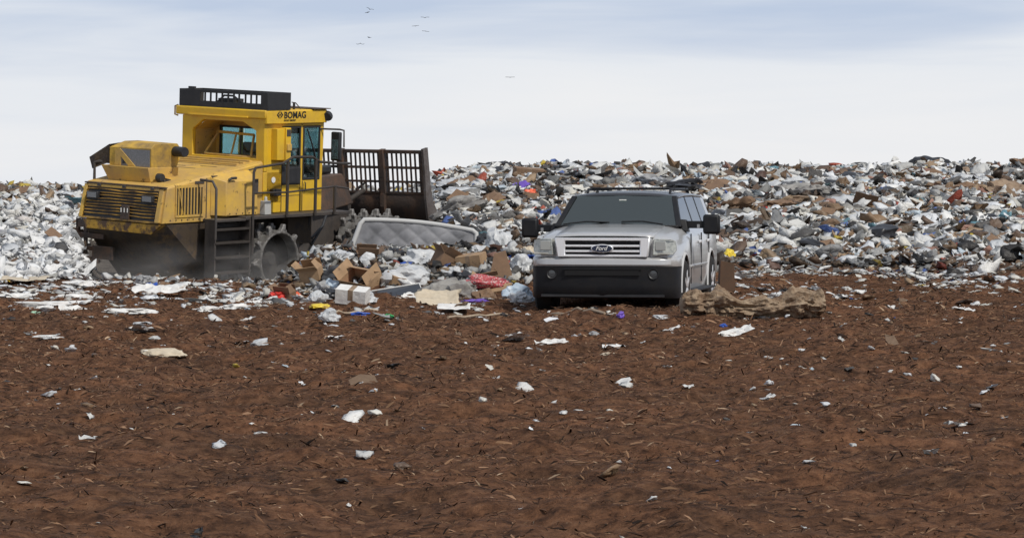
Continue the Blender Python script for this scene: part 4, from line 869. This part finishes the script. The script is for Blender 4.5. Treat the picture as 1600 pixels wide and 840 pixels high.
def flat_panel(pts, th, m, name, label, cat, d, dd=0.25, edge=None, em=None):
    # pts: photo corners bottom-left, bottom-right, top-right, top-left; the upper edge lies dd metres farther back
    if d is None: d = hit((pts[0][0]+pts[1][0])/2, (pts[0][1]+pts[1][1])/2)[1]-.12
    P = [at(pts[0][0], pts[0][1], d), at(pts[1][0], pts[1][1], d), at(pts[2][0], pts[2][1], d+dd), at(pts[3][0], pts[3][1], d+dd)]
    P = [Vector(p) for p in P]; o = P[0].copy(); P = [p-o for p in P]; n = (P[1]-P[0]).cross(P[3]-P[0]).normalized()
    if n.y > 0: n = -n
    q = MB().add(P+[p-n*th for p in P], [(0,1,2,3),(4,7,6,5),(0,4,5,1),(1,5,6,2),(2,6,7,3),(3,7,4,0)])
    if edge:
        R = empty(name, label, cat, o); q.build('panel', m, R)
        MB().tube([P[0]+n*.005, P[1]+n*.005, P[2]+n*.005, P[3]+n*.005, P[0]+n*.005], edge, 6).build('edge_frame', em, R)
        return R
    ob = q.build(name, m, None, bevel=.004); ob.location = o; return tag(ob, label, cat)
SCR = mat('dark_screen', (.03, .045, .045), .15); 
flat_panel([(586, 408), (748, 412), (742, 394), (598, 386)], .05, SCR, 'flat_screen', 'broken flat screen in a black frame, lying against the mattress', 'television', 55.9, .3, .018, BLK)
flat_panel([(578, 468), (662, 461), (655, 443), (574, 456)], .05, mat('panel_dark', (.035, .04, .05), .4), 'cabinet_panel', 'dark flat cabinet panel with white edges, lying in front of the clear bag', 'panel', None, .35, .012, MAT['paper'])
flat_panel([(762, 446), (804, 443), (790, 391), (772, 396)], .06, CARD2, 'cardboard_sheet', 'tall brown cardboard standing upright beside the red patterned blanket', 'cardboard', None, .12)
flat_panel([(817, 437), (834, 437), (834, 402), (815, 408)], .05, CARD, 'cardboard_sheet', 'upright piece of cardboard close behind the car bumper', 'cardboard', 52.8, .1)
flat_panel([(690, 448), (712, 463), (720, 462), (697, 443)], .06, MAT['red'], 'red_folder', 'red flat folder sticking out of the heap beside the grey cloth', 'folder', None, .12)
flat_panel([(745, 461), (790, 452), (800, 441), (757, 446)], .04, CARD, 'cardboard_sheet', 'flat tan cardboard lying under the red patterned blanket', 'cardboard', None, .2)
flat_panel([(1124, 456), (1149, 455), (1147, 411), (1126, 407)], .3, mat('rusty_brown_bin', (.10, .05, .025), .8, c2=(.06, .035, .02), vscale=3), 'brown_crate', 'rusty brown crate standing just behind the car', 'crate', 51.5, .05)
# cartons
carton((533, 422, 600, 452), 'large open cardboard carton tipped towards the viewer on the heap', rz=-32, tilt=(30, 8), depth=.5, flaps=(40, 150, 60, 110), zs=1.0)
carton((470, 412, 510, 446), 'upright cardboard carton beside the steel wheel at the left end of the heap', rz=-15, tilt=(12, -8), depth=.35, flaps=(30, 120, 50, 120))
carton((553, 394, 592, 410), 'long dark cardboard carton lying under the mattress corner', rz=8, tilt=(14, 3), depth=.3, m=CARD2, flaps=(70, 110, 60, 40))
carton((668, 392, 706, 422), 'brown cardboard carton standing on edge right of the white bag', rz=35, tilt=(10, 26), depth=.3, flaps=(60, 110, 30, 120), m=CARD2)
carton((716, 398, 762, 420), 'closed tan cardboard carton with tape, topmost at the right of the heap', rz=-24, tilt=(10, -6), depth=.35, openup=False)
carton((800, 262, 852, 279), 'wide brown carton on the skyline of the trash bank', rz=12, tilt=(8, 5), depth=.6, m=CARD2, openup=False) 
wbx = carton((524, 448, 577, 470), 'white cardboard carton in front of the heap, next to the dark panel', rz=-14, tilt=(14, 6), depth=.3, m=MAT['paper'], openup=False)
carton((428, 452, 462, 467), 'low brown carton beside the red bag, left foot of the heap', rz=-20, tilt=(10, 5), depth=.3, m=CARD2, flaps=(60, 120, 40, 120))
# bags and cloths of the heap
bag('charcoal', (505, 402, 553, 434), 'dark grey stuffed cushion between two cardboard cartons', 'cushion', 'cushion', 3, fold=.3, sq=.8, depth=.4)
bag('white', (628, 388, 684, 416), 'open white plastic bag with yellow contents, on top of the heap', seed=5, depth=.5)
bag('yellow', (647, 388, 668, 402), 'yellow crumpled packet lying in the open white bag', 'packet', 'yellow_packet', 8, d=54.6, depth=.25)
bag('blue', (566, 408, 603, 424), 'blue plastic sack crumpled against the open carton', 'sack', 'plastic_sack', 9, depth=.3)
bag('blue', (607, 404, 651, 418), 'smooth blue sack lying behind the clear bag', 'sack', 'plastic_sack', 12, depth=.25, fold=.4)
bag('white', (597, 410, 672, 444), 'large whitish clear bag in the middle of the heap', seed=14, depth=.55)
bag('greycloth', (655, 424, 750, 464), 'rumpled grey stained blanket spread over the heap', 'blanket', 'blanket', 16, depth=.7, fold=1.3)
bag('plaid', (722, 420, 792, 447), 'red and white patterned blanket draped at the right of the heap', 'blanket', 'blanket', 18, depth=.45, fold=1.4)
bag('pale blue', (506, 432, 538, 452), 'pale blue thin plastic bag below the dark cushion', seed=20, depth=.3)
bag('red', (420, 452, 449, 467), 'bright red plastic bag left of the heap by the steel wheel', seed=22, depth=.3)
bag('orange', (458, 451, 471, 464), 'orange ball lying by the wooden sticks', 'ball', 'ball', 2, fold=.02, depth=.13, sq=1.0)
bag('white', (500, 479, 533, 499), 'round whitish bag lying on the soil before the white carton', seed=24, depth=.3)
bag('pale blue', (788, 440, 833, 468), 'pale plastic bag with bluish folds, beside the car bumper', seed=26, depth=.4)
bag('white', (797, 398, 828, 422), 'white bag under the blue sheet, between heap and car mirror', seed=28, depth=.4)
bag('blue', (794, 392, 833, 401), 'flat bright blue sheet above a white bag, beside the car', 'sheet', 'plastic_sheet', 30, depth=.4)
bag('white', (755, 352, 800, 394), 'torn whitish film hanging right of the mattress end', seed=31, depth=.5, fold=1.5)
bag('black', (738, 362, 775, 384), 'black rubbish bag at the end of the mattress', seed=33, depth=.5)
bag('pale blue', (738, 407, 772, 420), 'small pale packet on the red patterned blanket', 'packet', 'packet', 34, depth=.2, d=53.2)
bag('green', (600, 486, 616, 497), 'crumpled green bottle on the soil in front of the heap', 'bottle', 'plastic_bottle', 35, depth=.12)
bag('blue', (548, 483, 581, 491), 'dark blue flattened packet on the soil before the heap', 'packet', 'packet', 36, depth=.2)
bag('yellow', (483, 471, 517, 481), 'flat yellow wrapper at the left foot of the heap', 'wrapper', 'wrapper', 37, depth=.3)
bag('purple', (722, 463, 768, 471), 'purple strip of cloth at the foot of the heap', 'cloth', 'cloth_strip', 38, depth=.15)
bag('white', (470, 400, 488, 416), 'small whitish film knotted round the top of the white pole', seed=39, depth=.2, d=53.6)
for k, (c_, bx, lb) in enumerate((('white', (700, 392, 735, 412), 'white bag wedged between two cartons on the heap'), ('black', (560, 412, 612, 430), 'black bag behind the blue sacks on the heap'),
        ('brown', (738, 448, 775, 466), 'brown paper sack at the right foot of the heap'), ('white', (775, 415, 805, 432), 'white bag behind the tall upright cardboard'), ('grey', (620, 395, 650, 410), 'grey crumpled bag just below the mattress'),
        ('white', (560, 452, 590, 470), 'small white bag between the white carton and the dark panel'), ('black', (700, 420, 740, 440), 'black bag left of the red patterned blanket'), ('white', (480, 452, 512, 470), 'white torn bag under the wooden sticks'),
        ('white', (795, 450, 830, 470), 'white bag touching the car bumper at the heap foot'), ('cream', (812, 380, 835, 398), 'cream bag below the left tow mirror'), ('grey', (490, 436, 520, 452), 'grey bag left of the pale blue one'),
        ('white', (512, 388, 548, 406), 'white bag between steel wheel and mattress corner'), ('black', (600, 386, 634, 402), 'black bag leaning on the mattress face'), ('white', (690, 412, 722, 430), 'white bag below the brown carton standing on edge'),
        ('pale blue', (640, 428, 672, 444), 'pale blue film beside the large clear bag'), ('black', (500, 446, 530, 462), 'black bag left of the white carton'), ('white', (730, 380, 765, 398), 'white bag behind the taped tan carton'),
        ('charcoal', (770, 432, 800, 450), 'charcoal bundle at the base of the tall upright cardboard'), ('brown', (676, 452, 706, 468), 'brown paper bag beside the red folder'), ('orange', (540, 440, 553, 448), 'small orange packet under the open carton'))):
    bag(c_, bx, lb, seed=400+k, depth=.4)
carton((640, 392, 672, 412), 'small brown carton under the mattress middle', rz=20, tilt=(10, 15), depth=.3, m=CARD2)
carton((748, 425, 790, 447), 'tan carton half hidden under the red patterned blanket', rz=-10, tilt=(15, -12), depth=.3)
carton((600, 428, 640, 446), 'crushed tan carton below the clear bag', rz=28, tilt=(20, 12), depth=.3, openup=False)
# trash bank landmarks
bag('purple', (800, 282, 832, 297), 'bright purple bag high on the trash bank, left of the car roof', seed=41, depth=.8)
bag('orange', (818, 294, 842, 307), 'orange bag just below the purple one on the bank', seed=43, depth=.7)
bag('yellow', (1127, 388, 1148, 404), 'yellow bag on the bank beside the car tail', seed=44, depth=.4)
bag('grey', (985, 258, 1036, 292), 'big grey peaked lump of sheeting on the skyline above the car roof', 'sheeting', 'plastic_sheeting', 45, depth=1.2, fold=.5, sq=.8)
bag('white', (688, 284, 762, 308), 'broad white heap of film high on the bank right of the blade', 'film', 'plastic_film', 46, depth=1.6)
bag('white', (868, 253, 912, 268), 'white bulging bag on the skyline left of the car roof', seed=47, depth=.9)
bag('red', (1187, 318, 1200, 330), 'small red packet on the bank at the far right', 'packet', 'packet', 48, depth=.3)
bag('white', (1160, 310, 1195, 328), 'round white bag beside the red packet on the bank', seed=49, depth=.6)
bag('tan', (1080, 275, 1100, 300), 'tan sack on the bank above the right tow mirror', 'sack', 'sack', 50, depth=.6)
bag('blue', (228, 434, 248, 450), 'bright blue crumpled packet on a white sheet before the compactor', 'packet', 'packet', 51, depth=.25)
sheet('paper', (205, 447, 292, 461), 'white and grey crumpled sheet lying before the compactor', 'sheet', 'plastic_sheet', 52, tilt=.1, depth=.9, amp=.25)
bag('brown', (244, 436, 268, 450), 'brown crushed carton beside the blue packet', 'carton', 'crushed_carton', 53, depth=.3)
bag('grey', (212, 422, 245, 445), 'torn grey clear film standing up before the compactor', 'film', 'plastic_film', 54, depth=.3, fold=1.6)
bag('yellow', (3, 431, 16, 441), 'yellow wrapper at the far left edge of the soil', 'wrapper', 'wrapper', 55, depth=.3)
sheet('cream', (0, 436, 70, 442), 'flat tan sheet by the yellow wrapper at the far left', 'sheet', 'cardboard_sheet', 56, tilt=.05, depth=.9, amp=.1)
for k, (bx, lb) in enumerate((((0, 453, 68, 463), 'shredded white paper strip at the far left of the soil'), ((30, 465, 155, 477), 'longest white paper strip lying on the soil'),
        ((88, 455, 150, 466), 'white paper strip behind the longest one'), ((100, 432, 158, 448), 'white paper drift at the foot of the bank'), ((160, 477, 240, 487), 'thin white strip lying before the compactor'),
        ((300, 476, 345, 486), 'white scrap below the steps of the compactor'), ((345, 470, 400, 482), 'white scraps before the steel wheel'), ((60, 519, 106, 525), 'thin white paper sliver in the near soil'))):
    bag('paper', bx, lb, 'paper', 'paper_strip', 60+k, depth=.4, fold=2.2, sq=.5)
bag('cream', (222, 536, 284, 556), 'pale dirty cloth lying alone in the near soil', 'cloth', 'dirty_cloth', 71, depth=.35)
bag('green', (46, 482, 64, 490), 'pale green flattened bottle lying in the soil at the left', 'bottle', 'plastic_bottle', 72, depth=.1).material_slots[0].material = mat('pale_green', (.35, .58, .42), .4)
bag('white', (208, 499, 240, 505), 'dirty white foam piece in the soil', 'foam', 'foam_piece', 73, depth=.2)
bag('blue', (1124, 502, 1136, 511), 'small blue cap in the soil in front of the carpet', 'cap', 'bottle_cap', 74, depth=.1)
bag('purple', (964, 482, 977, 494), 'purple and white wrapper on the soil under the car front', 'wrapper', 'wrapper', 75, depth=.2)
bag('white', (1020, 486, 1046, 497), 'white scrap lying on the soil beside the carpet', 'paper', 'paper_scrap', 76, depth=.2)
bag('grey', (919, 514, 936, 524), 'grey stone in the near soil below the car', 'stone', 'stone', 77, depth=.15, fold=.2)
bag('cream', (940, 545, 965, 552), 'cream scrap in the near soil', 'paper', 'paper_scrap', 78, depth=.2)
sheet('cream', (650, 459, 720, 476), 'beige folded wrapping paper at the foot of the heap', 'paper', 'wrapping_paper', 79, tilt=.35, depth=.5, amp=.2)
sheet('paper', (684, 477, 735, 490), 'white bent board lying before the heap', 'board', 'white_board', 80, tilt=.15, depth=.4, amp=.12)
# sticks and poles
def stick(p0, p1, d0, d1, r, m, name, label, cat='stick'):
    a = Vector(at(*p0, d0)); b = Vector(at(*p1, d1)); o = MB().tube([(0, 0, 0), (b-a)*.5+Vector((0, 0, .01)), b-a], [r, r*.95, r*.8], 7).build(name, m, None, smooth=40); o.location = a; return tag(o, label, cat)
stick((496, 447), (476, 404), 53.0, 53.6, .022, MAT['paper'], 'white_pole', 'white pole leaning on the carton beside the steel wheel', 'pole')
stick((468, 478), (512, 455), 50.8, 52.0, .02, MAT['wood'], 'wooden_stick', 'longest wooden stick leaning left of the white carton')
stick((474, 466), (516, 452), 51.5, 52.3, .018, MAT['wood'], 'wooden_stick', 'thin wooden stick behind the longest one')
x, y, z = hit(746, 497)
def lying(px0, py0, px1, py1, r, m, name, label):
    a = Vector(hit(px0, py0)); b = Vector(hit(px1, py1)); a.z += r; b.z += r; n = 9; pts = []
    for i in range(n):
        p = a.lerp(b, i/(n-1)); p.z = max(p.z, g1(p.x, p.y)+r*.5)+.01*sin(i*2.1); pts.append(p-a)
    o = MB().tube(pts, r, 6).build(name, m, None, smooth=40); o.location = a; return tag(o, label, 'stick')
lying(700, 498, 792, 494, .016, MAT['wood'], 'wooden_stick', 'long pale stick lying on the soil between heap and car')
lying(862, 493, 945, 491, .018, MAT['wood'], 'wooden_stick', 'pale stick lying on the soil under the front bumper')
lying(520, 494, 590, 486, .014, MAT['wood'], 'wooden_stick', 'thin stick lying by the green bottle')
# rolled carpet at the right
def carpet():
    X0 = hit(1066, 496); L_ = 1.75; rows = []; n = 64
    R0 = Vector((X0[0], X0[1]+.15, g1(X0[0], X0[1])))
    for i in range(120):
        u = i/119; row = []
        for k in range(n):
            a = 2*pi*k/n; w = .145+.03*sin(u*9)+.015*sin(u*23+1)
            if u < .12: w *= .55+.45*(u/.12)**.5
            p = Vector((u*L_*3.2, cos(a)*1.1, sin(a)*1.1+3)); dd = .24*noise.fractal(p*1.5, 1, 2, 4)+.16*(noise.ridged_multi_fractal(p*2.0, 1, 2, 4, 1, 2)-1)
            r = w*(1+dd*1.9); row.append((u*L_*1.0, cos(a)*r*1.3-.0+.05*sin(u*6), max(.0, .13+sin(a)*r*.92+.03*sin(u*7+1))))
        rows.append(row)
    o = MB().grid(rows, closed=True).build('rolled_carpet', mat('carpet_backing', (.33, .25, .17), .95, c2=(.16, .10, .06), vscale=7, thr=(.38, .62), c3=(.05, .035, .025), s3=5, t3=.6, bump=.9, bscale=22), None, smooth=50); o.location = R0; o.rotation_euler = (0, 0, radians(5))
    tag(o, 'rumpled dirty tan carpet roll lying on the soil right of the car', 'carpet')
carpet()
# ------------------------------------------------------------------ countable pieces on the bank and on the soil
def many():
    bm_ = [bag_mesh(200+i, 3, .6, 1.2) for i in range(10)]; sh = [sheet_mesh(300+i, 8, 7, .3) for i in range(8)]
    def flatcard(seed):
        r = random.Random(seed); a = r.uniform(5, 40); w, l = .5, r.uniform(.5, .9)
        b = MB().box((-w, 0, 0), (0, l, .02), Ry(r.uniform(-35, 0))).box((0, 0, 0), (w, l, .02), Ry(a*-1)); b.box((-.3, -.35, 0), (.25, 0, .02), Rx(r.uniform(20, 60)))
        me = bpy.data.meshes.new('card'); me.from_pydata([tuple(v) for v in b.v], [], b.f); return me
    cd = [flatcard(i) for i in range(8)]
    kinds = [('plastic_bag', 'white', 'crumpled white plastic bag among the litter of the bank', 'bag', 'white bags on the trash bank', bm_, 70, (.25, .6)),
             ('plastic_bag', 'grey', 'crumpled grey plastic bag among the litter of the bank', 'bag', 'grey bags on the trash bank', bm_, 26, (.3, .7)),
             ('plastic_bag', 'black', 'black rubbish bag sunk in the litter of the bank', 'bag', 'black bags on the trash bank', bm_, 34, (.3, .8)),
             ('plastic_bag', 'pale blue', 'pale blue plastic bag in the litter of the bank', 'bag', 'pale blue bags on the trash bank', bm_, 12, (.2, .45)),
             ('cardboard_piece', 'brown', 'dark brown bent cardboard piece in the litter of the bank', 'cardboard', 'dark cardboard on the trash bank', cd, 52, (.25, .6)),
             ('cardboard_piece', 'tan', 'dirty tan bent cardboard piece in the litter of the bank', 'cardboard', 'tan cardboard on the trash bank', cd, 26, (.25, .6)),
             ('plastic_sheet', 'paper', 'white rumpled sheet spread over the litter of the bank', 'sheet', 'white sheets on the trash bank', sh, 26, (.2, .5))]
    for nm, col, lb, cat, gp, mesh, n, (s0, s1) in kinds:
        c = 0
        while c < n:
            y = 62+random.random()*(42 if mesh is not bm_ else 50); t = random.uniform(-.113, .19)
            x = t*y
            if (-.085 < t < .015 and y < 92) : continue
            s = random.uniform(s0, s1)*.9; z = g1(x, y)
            o = inst(nm, random.choice(mesh), MAT[col], (x, y, z+(.02 if mesh is not cd else .05)), (s*random.uniform(.8, 1.4), s*random.uniform(.7, 1.2), s*random.uniform(.5, .9)), random.uniform(0, 6.28),
                     (random.gauss(0, .25)+(.35 if mesh is not bm_ else 0), random.gauss(0, .25)))
            tag(o, lb, cat, gp); c += 1
    for i in range(46):
        y = random.uniform(34, 59); t = random.uniform(-.11, .18); x = t*y
        if 1.7 < x < 4.8 and 44 < y < 51: continue
        s = random.uniform(.09, .26); o = inst('paper_scrap', random.choice(sh), MAT['paper'], (x, y, g1(x, y)+.02), (s*1.5, s, s*.6), random.uniform(0, 6.28), (random.gauss(0, .2), random.gauss(0, .2)))
        tag(o, 'torn white paper scrap lying on the brown soil', 'paper', 'paper scraps on the soil')
many()
def big_pieces():
    bm_ = [bag_mesh(240+i, 4, .6, 1.1) for i in range(8)]
    for nm, col, lb, cat, gp, n in (('trash_bag', 'black', 'large black sack in the upper part of the bank', 'bag', 'large black sacks high on the bank', 16), ('trash_bag', 'white', 'large white sack in the upper part of the bank', 'bag', 'large white sacks high on the bank', 16),
                                ('crushed_carton', 'brown', 'large crushed brown carton in the upper part of the bank', 'carton', 'crushed brown cartons high on the bank', 22), ('trash_bag', 'greycloth', 'large grey stained bundle in the upper part of the bank', 'bundle', 'grey bundles high on the bank', 12),
                                ('trash_bag', 'tan', 'large dirty tan bundle in the upper part of the bank', 'bundle', 'tan bundles high on the bank', 12)):
        for i in range(n):
            y = random.uniform(78, 112); x = y*random.uniform(.022, .19); s = random.uniform(.45, 1.15)
            o = inst(nm, random.choice(bm_), MAT[col], (x, y, g1(x, y)-.05), (s*random.uniform(.9, 1.6), s, s*random.uniform(.55, .95)), random.uniform(0, 6.28), (random.gauss(0, .2), random.gauss(0, .2)))
            tag(o, lb, cat, gp)
big_pieces()
# ------------------------------------------------------------------ birds
BIRD = mat('bird_dark', (.03, .03, .032), .8)
def bird(px, py, d, span, flap, rz, roll, label):
    w = span/2; m = MB(); rows = []
    for y, r in ((-.22, .01), (-.16, .035), (-.05, .06), (.06, .055), (.14, .03), (.18, .035), (.24, .008)):
        rows.append([(r*cos(a)*1.0, y, r*sin(a)*.8) for a in np.linspace(0, 2*pi, 9)[:-1]])
    m.grid(rows, closed=True); t = [(-.09, -.25, 0), (.09, -.25, 0), (.02, -.14, .01), (-.02, -.14, .01), (-.09, -.25, .012), (.09, -.25, .012), (.02, -.14, .02), (-.02, -.14, .02)]; m.hexa(t)
    for s in (-1, 1):
        pts = [(0, .10, -.13), (.5, .16, -.10), (1, .0, -.06)]
        rr = []
        for u, le, te in pts:
            z = flap*w*(u if u <= .5 else .5+(u-.5)*-.25); rr.append([(s*u*w, le, z), (s*u*w, te, z), (s*u*w, te, z+.015), (s*u*w, le, z+.05)])
        m.grid(rr, closed=True)
    o = m.build('bird', BIRD, None, smooth=50); o.location = at(px, py, d); o.rotation_euler = (0, roll, rz); tag(o, label, 'bird', 'birds wheeling over the landfill')
for a in ((578, 15, 520, .95, .45, .3, .3, 'highest dark bird of the pair near the top of the sky'), (574, 20, 540, .9, .1, .9, -.2, 'lower dark bird of the topmost pair'), (664, 28, 500, 1.0, .25, .2, .0, 'dark bird at the upper right of the flock'),
          (649, 41, 520, .95, .05, .5, -.1, 'gliding bird left of the flock\'s right side'), (665, 49, 510, .85, -.1, .1, .15, 'dark bird straight below the upper right one'), (577, 59, 540, .8, .2, 1.0, .1, 'small bird above the lowest one'),
          (563, 68, 480, .9, -.5, .2, .0, 'lowest bird of the flock, wings bent down'), (797, 121, 470, 1.0, .05, .1, .0, 'lone bird gliding right of the flock above the bank')): bird(a[0], a[1], a[2], a[3]*1.3, *a[4:])
# ------------------------------------------------------------------ dust stirred up by the machine
def dust(loc, size, dens, seed, label):
    bm = bmesh.new(); bmesh.ops.create_icosphere(bm, subdivisions=3, radius=1); me = bpy.data.meshes.new('dust'); bm.to_mesh(me); bm.free()
    o = bpy.data.objects.new('dust_cloud', me); COL.objects.link(o); o.location = loc; o.scale = size; o['kind'] = 'stuff'; o['label'] = label
    m = bpy.data.materials.new('dust'); m.use_nodes = True; nt = m.node_tree; nt.nodes.clear(); L = nt.links.new
    out = N(nt, 'ShaderNodeOutputMaterial'); v = N(nt, 'ShaderNodeVolumePrincipled'); v.inputs['Color'].default_value = (.72, .70, .68, 1)
    tc = N(nt, 'ShaderNodeTexCoord'); ln = N(nt, 'ShaderNodeVectorMath', operation='LENGTH'); L(tc.outputs['Object'], ln.inputs[0])
    fo = N(nt, 'ShaderNodeMapRange'); fo.inputs[1].default_value = 1; fo.inputs[2].default_value = .2; L(ln.outputs['Value'], fo.inputs[0])
    n = N(nt, 'ShaderNodeTexNoise'); n.inputs['Scale'].default_value = 1.7; n.inputs['Detail'].default_value = 4; mp = N(nt, 'ShaderNodeMapping'); mp.inputs['Location'].default_value = (seed, seed, 0)
    L(tc.outputs['Object'], mp.inputs[0]); L(mp.outputs[0], n.inputs[0]); nr = N(nt, 'ShaderNodeMapRange'); nr.inputs[1].default_value = .35; nr.inputs[2].default_value = .7; L(n.outputs[0], nr.inputs[0])
    a = N(nt, 'ShaderNodeMath', operation='MULTIPLY'); b = N(nt, 'ShaderNodeMath', operation='MULTIPLY'); b.inputs[1].default_value = dens
    L(fo.outputs[0], a.inputs[0]); L(nr.outputs[0], a.inputs[1]); L(a.outputs[0], b.inputs[0]); L(b.outputs[0], v.inputs['Density']); L(v.outputs[0], out.inputs['Volume']); me.materials.append(m)
dust((-4.9, 75.6, -.35), (2.6, 1.8, .8), .26, 1.3, 'grey dust rising under the tail of the compactor')
dust((-2.6, 77.2, -.3), (1.5, 1.3, .8), .35, 4.1, 'grey dust rising round the steel wheel of the compactor')
print('OBJECTS', len(bpy.data.objects))
